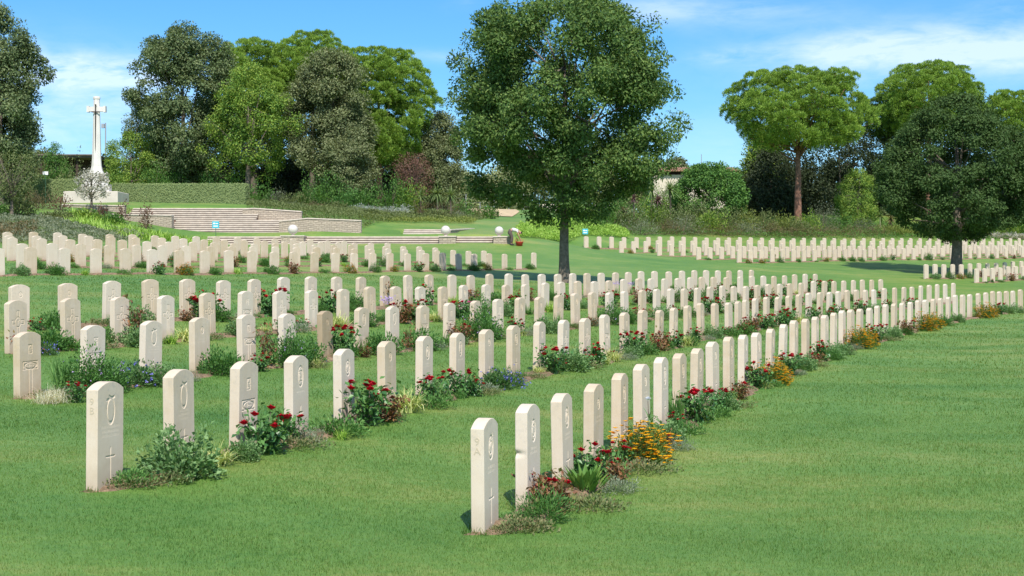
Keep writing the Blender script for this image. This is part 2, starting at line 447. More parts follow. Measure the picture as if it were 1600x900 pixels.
M_VARI = L('variegated_leaf', [(.10, .17, .04), (.26, .30, .10), (.46, .45, .22)])
M_GERA = L('grey_green_leaf', [(.042, .095, .034), (.09, .165, .06), (.15, .23, .095)])
M_DARK = L('dark_bush_leaf', [(.018, .06, .016), (.045, .115, .025), (.085, .17, .042)])
M_BLUELEAF = L('blue_bush_leaf', [(.02, .06, .018), (.045, .10, .03), (.08, .14, .05)])
M_BLUE = L('blue_petal', [(.05, .055, .22), (.09, .10, .32), (.17, .15, .36)], tint=(1, 1, 1))
M_LILAC = L('lilac_petal', [(.25, .17, .33), (.35, .27, .42)], tint=(1, 1, 1))
M_WHITE = L('white_petal', [(.72, .72, .68), (.82, .82, .80)], tint=(1, 1, 1))
M_FEATHER = L('pale_grass_leaf', [(.20, .19, .12), (.36, .34, .24), (.50, .48, .38)])
M_BROAD = L('broad_leaf', [(.03, .085, .015), (.065, .14, .025), (.115, .19, .04)])
M_SILVER = L('silver_leaf', [(.075, .105, .062), (.13, .16, .105), (.20, .23, .165)])
M_CREEP = L('creeping_leaf', [(.05, .08, .03), (.10, .13, .05), (.16, .14, .07)])

# ------------------------------------------------------------------ headstones
HW, HT = .19, .05
def top_z(u): return .752 + .058 * (1 - u * u)
def smooth_line(d, w): return np.clip((w - d) / .0035 + .5, 0, 1)
def seg(x, z, a, b):
    ax, az = a; bx, bz = b
    t = np.clip(((x - ax) * (bx - ax) + (z - az) * (bz - az)) / ((bx - ax) ** 2 + (bz - az) ** 2 + 1e-12), 0, 1)
    return np.hypot(x - ax - t * (bx - ax), z - az - t * (bz - az))
def sd_box(x, z, cx, cz, hx, hz):
    dx = np.abs(x - cx) - hx; dz = np.abs(z - cz) - hz
    return np.hypot(np.maximum(dx, 0), np.maximum(dz, 0)) + np.minimum(np.maximum(dx, dz), 0)
def sd_ell(x, z, cx, cz, rx, rz):
    k = np.hypot((x - cx) / rx, (z - cz) / rz)
    return (k - 1) * min(rx, rz)
def engraving(kind, x, z, seed):
    rng = random.Random(seed)
    E = np.zeros_like(x)
    def put(e): np.maximum(E, e, out=E)
    def little_cross(c=.20, hgt=.20, arm=.058):
        put(smooth_line(seg(x, z, (0, c - hgt * .55), (0, c + hgt * .45)), .0065))
        put(smooth_line(seg(x, z, (-arm, c + hgt * .16), (arm, c + hgt * .16)), .0065))
    def squiggle(cx, cz, rx, rz, n):
        for _ in range(n):
            a = (cx + rng.uniform(-rx, rx), cz + rng.uniform(-rz, rz)); l = rng.uniform(.008, .028); q = rng.uniform(0, PI)
            put(smooth_line(seg(x, z, a, (a[0] + l * math.cos(q), a[1] + l * math.sin(q))), .0035) * .8)
    def text(zs):
        for zz in zs:
            w = rng.uniform(.07, .14); xx = -w
            while xx < w:
                put(smooth_line(seg(x, z, (xx, zz), (xx + rng.uniform(-.004, .004), zz + .016)), .0022) * .2)
                xx += rng.uniform(.010, .017)
    if kind == 0:
        d = np.abs(sd_ell(x, z, 0, .585, .054, .098)); put(smooth_line(d, .0075))
        put(smooth_line(seg(x, z, (-.052, .668), (.05, .69)), .010)); put(smooth_line(seg(x, z, (-.02, .70), (.03, .665)), .008))
        text((.455, .42, .385)); little_cross(.19, .24, .062)
    elif kind == 1:
        put(smooth_line(np.abs(sd_ell(x, z, 0, .60, .056, .082)), .006)); put(smooth_line(np.abs(sd_ell(x, z, 0, .60, .030, .045)), .004))
        squiggle(0, .60, .045, .085, 16)
        text((.455, .42)); little_cross(.19, .25, .058)
    elif kind == 2:
        squiggle(0, .595, .03, .055, 10); put(smooth_line(np.abs(sd_box(x, z, 0, .60, .032, .05)), .005) * .8)
        cr = np.minimum(sd_box(x, z, 0, .25, .028, .20), sd_box(x, z, 0, .405, .128, .045))
        put(smooth_line(np.abs(cr), .006))
        sh = sd_ell(x, z, 0, .40, .10, .038); put(smooth_line(np.abs(sh), .006)); squiggle(0, .40, .06, .02, 6)
    elif kind == 3:
        cr = np.minimum(sd_box(x, z, 0, .37, .026, .27), sd_box(x, z, 0, .47, .125, .030))
        put(smooth_line(np.abs(cr), .006) * (sd_ell(x, z, 0, .47, .06, .075) > 0))
        put(smooth_line(np.abs(sd_ell(x, z, 0, .47, .058, .075)), .006)); squiggle(0, .47, .035, .05, 9)
    elif kind == 4:
        sh = np.maximum(sd_ell(x, z, 0, .60, .062, .105), -(z - .50) - .02); put(smooth_line(np.abs(sd_ell(x, z, 0, .60, .058, .10)), .006))
        put(smooth_line(np.abs(sd_box(x, z, 0, .60, .036, .05)), .004)); squiggle(0, .61, .04, .08, 12)
        text((.44,)); little_cross(.19, .24, .05)
    elif kind == 5:
        put(smooth_line(np.abs(sd_ell(x, z, 0, .625, .036, .045)), .006)); squiggle(0, .625, .025, .03, 7)
        text((.50, .46)); little_cross(.19, .20, .055)
    return E

def headstone_mesh(kind, seed, notch=False, mat=None, res=1.0):
    fine = kind is not None
    nu = int(84 * res) if fine else 6
    nv = int(176 * res) if fine else 3
    u = np.linspace(-1, 1, nu); v = np.linspace(0, 1, nv)
    b = .004
    U, W = np.meshgrid(u, v, indexing='ij')
    z0 = -.14
    X = U * (HW - b); Zt = top_z(U) - b
    # rows are squeezed into the carved band, the buried foot takes one strip
    Z = z0 + W * (Zt - z0)
    E = engraving(kind, X, Z, seed) if fine else np.zeros_like(X)
    rng = np.random.default_rng(seed)
    Yf = -HT + E * .0058
    V = [np.stack([X, Yf, Z], -1).reshape(-1, 3)]
    idx = np.arange(nu * nv).reshape(nu, nv)
    q = np.stack([idx[:-1, :-1], idx[1:, :-1], idx[1:, 1:], idx[:-1, 1:]], -1).reshape(-1, 4)
    faces = [q]
    loop = np.concatenate([idx[:, 0], idx[-1, 1:], idx[-2::-1, -1], idx[0, -2:0:-1]])
    P = V[0][loop]
    ux = P[:, 0] / (HW - b)
    full = P.copy(); full[:, 0] = ux * HW
    topm = np.zeros(len(loop), bool); topm[nu + nv - 2:nu + nv - 2 + nu] = True
    full[topm, 2] = top_z(ux[topm])
    r1 = full.copy(); r1[:, 1] = -HT + b
    r2 = full.copy(); r2[:, 1] = HT - b
    r3 = P.copy(); r3[:, 1] = HT
    rm = full.copy(); rm[:, 1] = 0
    if notch:
        for r, a in ((r2, 1.0), (r3, 1.0), (rm, .35)):
            s = (r[:, 0] < -HW * .9)
            k = np.exp(-((r[:, 2] - .43) / .022) ** 2) * .028 * a
            r[s, 0] += k[s]
    off = len(V[0]); n = len(loop)
    rings = [loop] + [off + n * i + np.arange(n) for i in range(4)]
    V += [r1, rm, r2, r3]
    for a, c in zip(rings[:-1], rings[1:]):
        faces.append(np.stack([a, c, np.roll(c, -1), np.roll(a, -1)], -1))
    # back: fan strips from the loop to a centre line
    cpt = np.array([[0, HT, .35]]); V.append(cpt); ci = off + n * 4
    last = rings[-1]
    faces.append(np.stack([last, np.roll(last, -1), np.full(n, ci)], -1)[:, ::-1])
    me = make_mesh('headstone', np.concatenate(V), faces, mat or M_STONE)
    return me

def ordinal(n):
    ones = ['', 'first', 'second', 'third', 'fourth', 'fifth', 'sixth', 'seventh', 'eighth', 'ninth', 'tenth', 'eleventh', 'twelfth', 'thirteenth',
            'fourteenth', 'fifteenth', 'sixteenth', 'seventeenth', 'eighteenth', 'nineteenth']
    if n < 20: return ones[n]
    tens = {20: ('twentieth', 'twenty'), 30: ('thirtieth', 'thirty'), 40: ('fortieth', 'forty')}
    a, bq = tens[n // 10 * 10]
    return a if n % 10 == 0 else bq + '-' + ones[n % 10]

STONE = {}
for k in range(6):
    STONE[k] = [headstone_mesh(k, 11 * k + j) for j in range(2)]
STONE_FAR = headstone_mesh(None, 3)
NOTCHED = headstone_mesh(1, 77, notch=True)
BROWN = headstone_mesh(5, 78, mat=M_STONE_BROWN)
DESIGN = {'A': [1, 1, 1, 5, 1, 5, 4, 1, 1, 5, 1, 5, 1, 1, 0, 1, 5, 1, 4, 1],
          'B': [0, 0, 2, 4, 1, 5, 1, 4, 5, 1, 2, 3, 3, 2, 2, 5, 1, 3, 1, 3],
          'C': [2, 2, 0, 5, 2, 5, 5, 4, 0, 2, 2, 5, 3, 1, 5, 3, 1, 3],
          'D': [3, 3, 3, 3, 3, 2, 3, 3, 5, 3, 3, 3, 3, 1, 3, 3],
          'E': [5, 5, 3, 3, 3, 3, 3, 3, 3, 5, 3, 3, 3, 1]}
WORD = ['with carved wreath', 'with round crest', 'with broad outlined cross', 'with cross behind crest', 'with carved shield', 'with small badge']
# row directions
for k, r in ROWS.items():
    n = np.arange(len(r['X']))
    if r['angle'] is None:
        deg = 4 if len(n) > 20 else 2
        px_, py_ = np.polyfit(n, r['X'], deg), np.polyfit(n, r['Y'], deg)
        dx = np.polyval(np.polyder(px_), n); dy = np.polyval(np.polyder(py_), n)
        r['rz'] = np.arctan2(dy, dx)
    else:
        r['rz'] = np.full(len(n), PI / 2 - r['angle'])
    r['G'] = ground(r['X'], r['Y'])

allst = [(r['h'][i], k, i) for k, r in ROWS.items() for i in range(len(r['X']))]
# the rear right block hides itself more than the left one does
rank = sorted(allst, key=lambda t: -t[0])
single = {(k, i) for _, k, i in rank[:300]}
rest = MB()
rs = random.Random(5)
HEAD = {}
def shorten(s):
    for a, b in (('pale limestone ', 'pale '), ('right end of ', 'right in '), ('limestone ', ''), (' from the left in the ', ' in the '), ('the nearest row on the right', 'the nearest row'), ('from the right in', 'from right in'),
                 (' left rear block', ' left block'), (' right rear block', ' right block'), ('with broad outlined cross', 'with outlined cross'), ('headstone ', 'stone '), (' in the ', ', '), (' by the ', ' by ')):
        if len(s.split()) <= 16: return s
        s = s.replace(a, b)
    return s
for h, k, i in allst:
    r = ROWS[k]
    p = (r['X'][i], r['Y'][i], r['G'][i] + rs.uniform(-.012, .012))
    tilt = (rs.gauss(0, .013), rs.gauss(0, .013), r['rz'][i] + rs.gauss(0, .02))
    if (k, i) in single:
        d = DESIGN.get(k, [])
        kind = d[i] if i < len(d) else None
        me = STONE_FAR if kind is None else STONE[kind][i % 2]
        tone = 'pale limestone headstone'
        if (k, i) == ('A', 1): me = NOTCHED; tone = 'chipped pale headstone'
        if (k, i) == ('C', 6): me = BROWN; tone = 'tan weathered headstone'
        o = mobj('headstone', me, None, p); o.rotation_euler = tilt
        n = len(r['X'])
        if i < n * .6: pos = ordinal(i + 1) + ' from the left in '
        else: pos = ordinal(n - i) + ' from the right end of '
        w = (WORD[kind] + ', ') if (kind is not None and k in 'ABCDE') else ''
        lab = tone + ' ' + w + pos + r['phrase']
        if not w: lab = tone + ', ' + pos + r['phrase']
        lab = shorten(lab)
        tag(o, lab, 'headstone', 'headstones in curved rows on the lawn')
        HEAD[(k, i)] = o
    else:
        mt = Matrix.Translation(p) @ Matrix.Rotation(tilt[2], 4, 'Z')
        nV = len(STONE_FAR.vertices)
        co = np.empty(nV * 3, np.float32); STONE_FAR.vertices.foreach_get('co', co); co = co.reshape(-1, 3)
        co = co @ np.array(mt.to_3x3()).T + np.array(mt.translation)
        fs = {}
        for pl in STONE_FAR.polygons: fs.setdefault(len(pl.vertices), []).append(list(pl.vertices))
        rest.add(co, [np.array(f) for f in fs.values()])
o = rest.build('headstone_rows', M_STONE)
tag(o, 'dense rows of pale headstones far back on the right below the planted bank', 'headstones', kind='stuff')

# plot number and row letter on the two nearest ends
def letter(ch, size, parent, x, y, z):
    cu = bpy.data.curves.new('row_letter', 'FONT'); cu.body = ch; cu.size = size; cu.extrude = .0015; cu.align_x = 'CENTER'
    t_ = bpy.data.objects.new('tmp', cu); COL.objects.link(t_)
    bpy.context.view_layer.update()
    me = bpy.data.meshes.new_from_object(t_.evaluated_get(bpy.context.evaluated_depsgraph_get()))
    bpy.data.objects.remove(t_)
    me.materials.clear(); me.materials.append(M_LETTER)
    o = mobj('row_letter', me, parent, (x, y, z)); o.rotation_euler = (PI / 2, 0, -PI / 2)
    return o
for k in 'AB':
    hs = HEAD[(k, 0)]
    letter('9', .075, hs, -HW - .0008, 0, .64); letter(k, .075, hs, -HW - .0008, 0, .57)
# ------------------------------------------------------------------ leaves and border plants
def unit(v): return v / (np.linalg.norm(v, axis=-1, keepdims=True) + 1e-9)
def rdir(rng, n): return unit(rng.normal(size=(n, 3)))
def leaves(P, D, N, Ln, Wd, fold=.18):
    """rhombic, slightly folded leaf blades"""
    D = unit(D); S = unit(np.cross(D, N)); Nn = np.cross(S, D)
    Ln = np.broadcast_to(Ln, (len(P),))[:, None]; Wd = np.broadcast_to(Wd, (len(P),))[:, None]
    m = P + D * Ln * .45 + Nn * Wd * fold
    V = np.stack([P, m + S * Wd * .5, P + D * Ln, m - S * Wd * .5], 1).reshape(-1, 3)
    return V, np.arange(len(V)).reshape(-1, 4)
def blades(P, D, Ln, Wd, droop, seg_=4, rng=None):
    """arching strap leaves made of strips"""
    n = len(P); t = np.linspace(0, 1, seg_ + 1)
    D = unit(D); S = unit(np.cross(D, np.array((0, 0, 1.))) + 1e-6)
    V = []
    for k, tt in enumerate(t):
        c = P + D * (Ln * tt)[:, None]; c[:, 2] -= droop * Ln * tt ** 2.2
        w = (Wd * (1 - .85 * tt ** 1.6) * .5)[:, None]
        V += [c - S * w, c + S * w]
    V = np.stack(V, 1)
    k = 2 * (seg_ + 1); base = (np.arange(n) * k)[:, None]
    fs = np.concatenate([base + np.array([2 * j, 2 * j + 1, 2 * j + 3, 2 * j + 2]) for j in range(seg_)])
    return V.reshape(-1, 3), fs
class FL:
    def __init__(s): s.m = MB()
    def lv(s, *a, **k): V, f = leaves(*a, **k); s.m.add(V, [f])
    def bl(s, *a, **k): V, f = blades(*a, **k); s.m.add(V, [f])
def mound(rng, n, R, H, L_, W_, flat=.0, pw=.33):
    d = rdir(rng, n); d[:, 2] = np.abs(d[:, 2])
    rr = rng.random(n) ** pw
    lump = 1 + .16 * np.sin(3 * np.arctan2(d[:, 1], d[:, 0]) + rng.uniform(0, 6)) + .1 * np.sin(7 * d[:, 2] + 5 * d[:, 0])
    lump += .20 * np.sin(6.3 * d[:, 0] + rng.uniform(0, 6)) * np.sin(5.7 * d[:, 1] + rng.uniform(0, 6)) + .16 * np.sin(8 * d[:, 2] + 9 * d[:, 1] + rng.uniform(0, 6))
    shoots = rdir(rng, 14); shoots[:, 2] = np.abs(shoots[:, 2]) + .2; shoots = unit(shoots)
    near = (d @ shoots.T).max(1); lump += np.where(near > .985, .14, 0)
    P = d * (rr * lump)[:, None] * np.array((R, R, H))
    D = unit(d + rdir(rng, n) * .8 + np.array((0, 0, .25)))
    N = unit(d * .5 + rdir(rng, n) * .6 + np.array((0, 0, 1.)))
    return P, D, N, L_ * rng.uniform(.7, 1.3, n), W_ * rng.uniform(.7, 1.3, n)

def blossom_mesh(rng, r, mat, n=16, name='bloom'):
    d = rdir(rng, n); d[:, 2] = np.abs(d[:, 2]) * .9
    P = d * r * .15; N = unit(np.cross(d, rdir(rng, n)))
    V, f = leaves(P, unit(d + np.array((0, 0, .35))), d * .2 + np.array((0, 0, 1.)), r * 1.05, r * 1.15, .3)
    return make_mesh(name, V, [f], mat)
R0 = np.random.default_rng(21)
BLOOM = {c: [blossom_mesh(R0, .052, m) for _ in range(3)] for c, m in (('red', M_RED), ('pink', M_PINK), ('white', M_WHITE))}

PROTO = {}
def proto(kind, variant):
    """a plant at the world origin: an Empty with its parts"""
    key = (kind, variant)
    if key in PROTO: return PROTO[key]
    rng = np.random.default_rng(hash(kind) % 1000 if False else sum(map(ord, kind)) * 7 + variant)
    root = bpy.data.objects.new('plant', None)
    parts = []
    def part(name, fl, mat):
        me = fl.m.mesh(name, mat); parts.append((name, me, (0, 0, 0)))
    if kind in ('rose', 'redrose', 'pinkrose', 'tallrose'):
        st = MB(); fl = FL(); tips = []
        ns = 7 if kind != 'tallrose' else 4
        H = .39 if kind != 'tallrose' else .72
        for s in range(ns):
            a = rng.uniform(0, 2 * PI); r = rng.uniform(.10, .28) * (1 if kind != 'tallrose' else .5); h = H * rng.uniform(.6, 1.1)
            tip = np.array((math.cos(a) * r, math.sin(a) * r, h))
            pts = [np.zeros(3), tip * np.array((.35, .35, .5)) + rng.normal(size=3) * .015, tip]
            st.tube(pts, [.008, .006, .003], 4); tips.append(tip)
            n = 34 if kind == 'tallrose' else 62
            t = rng.uniform(.12 if kind != 'tallrose' else .3, 1, n)[:, None]
            P = (1 - t) ** 2 * pts[0] + 2 * t * (1 - t) * pts[1] + t ** 2 * pts[2] + rng.normal(size=(n, 3)) * .075
            P[:, 2] = np.maximum(P[:, 2], .02)
            fl.lv(P, rdir(rng, n) + np.array((0, 0, .1)), rdir(rng, n) * .6 + np.array((0, 0, 1.)), rng.uniform(.06, .10, n), rng.uniform(.038, .062, n))
        parts.append(('stems', st.mesh('stems', M_BARK2), (0, 0, 0)))
        part('foliage', fl, M_RED_LEAF if kind in ('redrose', 'tallrose') else M_ROSE_LEAF)
        cn = {'rose': 8, 'redrose': 3, 'pinkrose': 5, 'tallrose': 0}[kind]
        nb = cn + (variant % 3 if kind == 'rose' else 0)
        for b in range(nb):
            tp = tips[b % ns] + (rng.normal(size=3) * .05 if b >= ns else 0) + np.array((0, 0, .02))
            parts.append(('bloom', BLOOM['pink' if kind == 'pinkrose' else 'red'][b % 3], tuple(tp)))
    elif kind == 'marigold':
        fl = FL(); fl.lv(*mound(rng, 1500, .29, .33, .05, .015)); part('foliage', fl, M_MARI)
        P, D, N, a, b_ = mound(rng, 210, .30, .35, .03, .03, pw=.04)
        fl = FL()
        for j in range(6):
            q = unit(np.c_[np.cos(j * PI / 3 + P[:, 0] * 40), np.sin(j * PI / 3 + P[:, 0] * 40), np.full(len(P), .35)])
            fl.lv(P, q, np.tile((0, 0, 1.), (len(P), 1)), .036, .034)
        part('flowers', fl, M_ORANGE)
    elif kind in ('strap', 'vari', 'lime', 'iris'):
        n = {'strap': 90, 'vari': 170, 'lime': 110, 'iris': 60}[kind]
        a = rng.uniform(0, 2 * PI, n); tilt = rng.uniform(.15, 1.0, n) if kind != 'iris' else rng.uniform(.05, .5, n)
        D = np.c_[np.cos(a) * tilt, np.sin(a) * tilt, np.ones(n)]
        P = np.c_[rng.normal(size=n) * .06, rng.normal(size=n) * .06, np.zeros(n)]
        Ln = rng.uniform(.28, .48, n) if kind != 'iris' else rng.uniform(.45, .7, n)
        fl = FL(); fl.bl(P, D, Ln, np.full(n, .017 if kind != 'iris' else .03), rng.uniform(.25, .75, n) if kind != 'iris' else rng.uniform(.05, .35, n))
        part('leaves', fl, {'strap': M_STRAP, 'vari': M_VARI, 'lime': M_LIME, 'iris': M_STRAP}[kind])
    elif kind == 'gera':
        fl = FL(); fl.lv(*mound(rng, 2100, .32, .30, .042, .034)); part('foliage', fl, M_GERA)
        parts[-1]
    elif kind == 'bush':
        fl = FL(); fl.lv(*mound(rng, 2600, .36, .46, .048, .022)); part('foliage', fl, M_DARK)
        P, D, N, a, b_ = mound(rng, 26, .37, .48, .03, .03, pw=.05); fl = FL()
        for j in range(4): fl.lv(P, rdir(rng, len(P)) + N * .5, N, .022, .018)
        part('flowers', fl, M_LILAC)
    elif kind == 'dark':
        fl = FL(); fl.lv(*mound(rng, 1900, .32, .30, .058, .022)); part('foliage', fl, M_DARK)
    elif kind == 'blue':
        fl = FL(); fl.lv(*mound(rng, 900, .30, .24, .05, .024)); part('foliage', fl, M_BLUELEAF)
        P, D, N, a, b_ = mound(rng, 60, .31, .26, .03, .03, pw=.06); fl = FL()
        for j in range(4): fl.lv(P, rdir(rng, len(P)) + N * .5, N, .028, .024)
        part('flowers', fl, M_BLUE)
    elif kind == 'feather':
        n = 420; a = rng.uniform(0, 2 * PI, n); tl = rng.uniform(.2, 1.5, n)
        fl = FL(); fl.bl(rng.normal(size=(n, 3)) * np.array((.09, .09, 0)), np.c_[np.cos(a) * tl, np.sin(a) * tl, np.ones(n)], rng.uniform(.22, .42, n), np.full(n, .0045), rng.uniform(.3, .8, n))
        part('leaves', fl, M_FEATHER)
    elif kind == 'broad':
        n = 80; a = rng.uniform(0, 2 * PI, n); tl = rng.uniform(.25, 1.1, n)
        P = np.c_[np.cos(a), np.sin(a), np.zeros(n)] * rng.uniform(.02, .14, n)[:, None]
        fl = FL(); P[:, 2] = rng.uniform(.01, .12, n)
        fl.lv(P, np.c_[np.cos(a) * tl, np.sin(a) * tl, np.ones(n)], np.c_[-np.cos(a) * .6, -np.sin(a) * .6, np.ones(n)] + rng.normal(size=(n, 3)) * .2, rng.uniform(.12, .22, n), rng.uniform(.035, .062, n))
        part('leaves', fl, M_BROAD)
    elif kind == 'fern':
        fl = FL(); fl.lv(*mound(rng, 1900, .26, .26, .055, .010)); part('foliage', fl, M_DARK)
    elif kind == 'silver':
        fl = FL(); fl.lv(*mound(rng, 1100, .27, .17, .036, .014)); part('foliage', fl, M_SILVER)
    elif kind == 'creep':
        fl = FL(); fl.lv(*mound(rng, 620, .34, .10, .04, .022)); part('foliage', fl, M_CREEP)
    elif kind == 'green':
        fl = FL(); fl.lv(*mound(rng, 900, .30, .16, .05, .022)); part('foliage', fl, M_STRAP)
    elif kind == 'iris_flower':
        n = 26; a = rng.uniform(0, 2 * PI, n); tl = rng.uniform(.05, .4, n)
        fl = FL(); fl.bl(rng.normal(size=(n, 3)) * np.array((.05, .05, 0)), np.c_[np.cos(a) * tl, np.sin(a) * tl, np.ones(n)], rng.uniform(.4, .6, n), np.full(n, .02), rng.uniform(.05, .4, n))
        part('leaves', fl, M_STRAP)
        P = np.c_[rng.normal(size=90) * .10, rng.normal(size=90) * .10, rng.normal(size=90) * .05 + .62]; fl = FL()
        fl.lv(P, rdir(rng, 90), rdir(rng, 90), .05, .03); part('flowers', fl, M_LILAC)
    elif kind == 'lily':
        st = MB(); st.tube([(0, 0, 0), (.01, 0, .3), (.03, .01, .60)], [.008, .007, .005], 4)
        parts.append(('stem', st.mesh('stem', M_BARK2), (0, 0, 0)))
        n = 24; fl = FL(); P = np.c_[np.zeros(n), np.zeros(n), rng.uniform(.03, .4, n)]
        fl.bl(P, rdir(rng, n) + np.array((0, 0, .9)), rng.uniform(.12, .26, n), np.full(n, .022), rng.uniform(.2, .7, n)); part('leaves', fl, M_GERA)
        parts.append(('bloom', BLOOM['white'][0], (.03, .01, .61)))
    PROTO[key] = parts
    return parts
KIND = {'rose': ('rose_bush', 'red rose bush', 'rose bush', 'rose bushes along the headstone rows'),
        'redrose': ('rose_bush', 'bronze-leaved rose bush', 'rose bush', 'bronze-leaved rose bushes along the rows'),
        'pinkrose': ('rose_bush', 'pink rose bush', 'rose bush', 'pink rose bushes along the rows'),
        'tallrose': ('rose_bush', 'leggy red-leaved rose', 'rose bush', 'leggy roses along the rows'),
        'marigold': ('marigold_bush', 'orange marigold bush', 'flower bush', 'orange marigold bushes along the rows'),
        'strap': ('daylily_plant', 'green strap-leaved clump', 'plant', 'green strap-leaved clumps along the rows'),
        'vari': ('variegated_grass_plant', 'yellow striped grass', 'plant', 'striped grass clumps along the rows'),
        'lime': ('daylily_plant', 'lime strap-leaved clump', 'plant', 'lime green clumps along the rows'),
        'iris': ('iris_plant', 'upright sword-leaved clump', 'plant', 'sword-leaved clumps along the rows'),
        'gera': ('geranium_plant', 'grey-green leafy plant', 'plant', 'grey-green mounds along the rows'),
        'bush': ('flowering_bush', 'dark mauve-flowered bush', 'bush', 'dark mauve-flowered bushes along the rows'),
        'dark': ('leafy_bush', 'dark green leafy mound', 'bush', 'dark green mounds along the rows'),
        'blue': ('blue_flower_plant', 'low blue-flowered plant', 'flower plant', 'blue-flowered plants along the rows'),
        'feather': ('feather_grass_plant', 'feathery grass tuft', 'plant', 'feathery grass tufts along the rows'),
        'broad': ('broad_leaf_plant', 'bright broad-leaved plant', 'plant', 'broad-leaved plants along the rows'),
        'fern': ('feathery_plant', 'feathery dark plant', 'plant', 'feathery plants along the rows'),
        'silver': ('silver_leaf_plant', 'low silvery-leaved plant', 'plant', 'silvery plants along the rows'),
        'creep': ('creeping_plant', 'brownish creeping plant', 'plant', 'creeping plants along the rows'),
        'green': ('low_green_plant', 'low green plant', 'plant', 'low green plants along the rows'),
        'iris_flower': ('iris_plant', 'lilac-flowered tall clump', 'flower plant', 'lilac-flowered clumps along the rows'),
        'lily': ('lily_plant', 'white-bloomed lily', 'flower plant', 'white lilies along the rows')}
def row_point(k, s, off):
    r = ROWS[k]; n = np.arange(len(r['X']))
    s_ = np.clip(s, 0, n[-1]); ext = s - s_
    x = np.interp(s_, n, r['X']); y = np.interp(s_, n, r['Y']); a = np.interp(s_, n, r['rz'])
    x += math.cos(a) * ext * 1.06 + math.sin(a) * off; y += math.sin(a) * ext * 1.06 - math.cos(a) * off
    return x, y
USED_LABELS = set()
NPL = [0]
def plant(kind, k, s, off=.27, sc=1.0, parts_on=True):
    x, y = row_point(k, s, off)
    z = gz(x, y)
    NPL[0] += 1
    parts = proto(kind, NPL[0] % 2)
    nm, lab, cat, grp = KIND[kind]
    r = ROWS[k]; n = len(r['X']); i = int(np.clip(round(s), 0, n - 1))
    if i < n * .6: pos = ordinal(i + 1) + ' headstone of '
    else: pos = ordinal(n - i) + ' headstone from the right in '
    for w in (' by the ', ' beside the ', ' near the ', ' before the '):
        L_ = lab + w + pos + r['phrase']
        L_ = L_.replace('headstone of the nearest row on the right', 'stone of the nearest row')
        if L_ not in USED_LABELS: break
    USED_LABELS.add(L_)
    L_ = shorten(L_)
    root = empty(nm, (x, y, z), (NPL[0] * 2.399) % (2 * PI), sc * .84)
    tag(root, L_, cat, grp)
    for pn, me, loc in parts:
        ob = mobj(pn, me, root, loc)
        if pn == 'flowers': ob['kind'] = 'stuff'
    return root

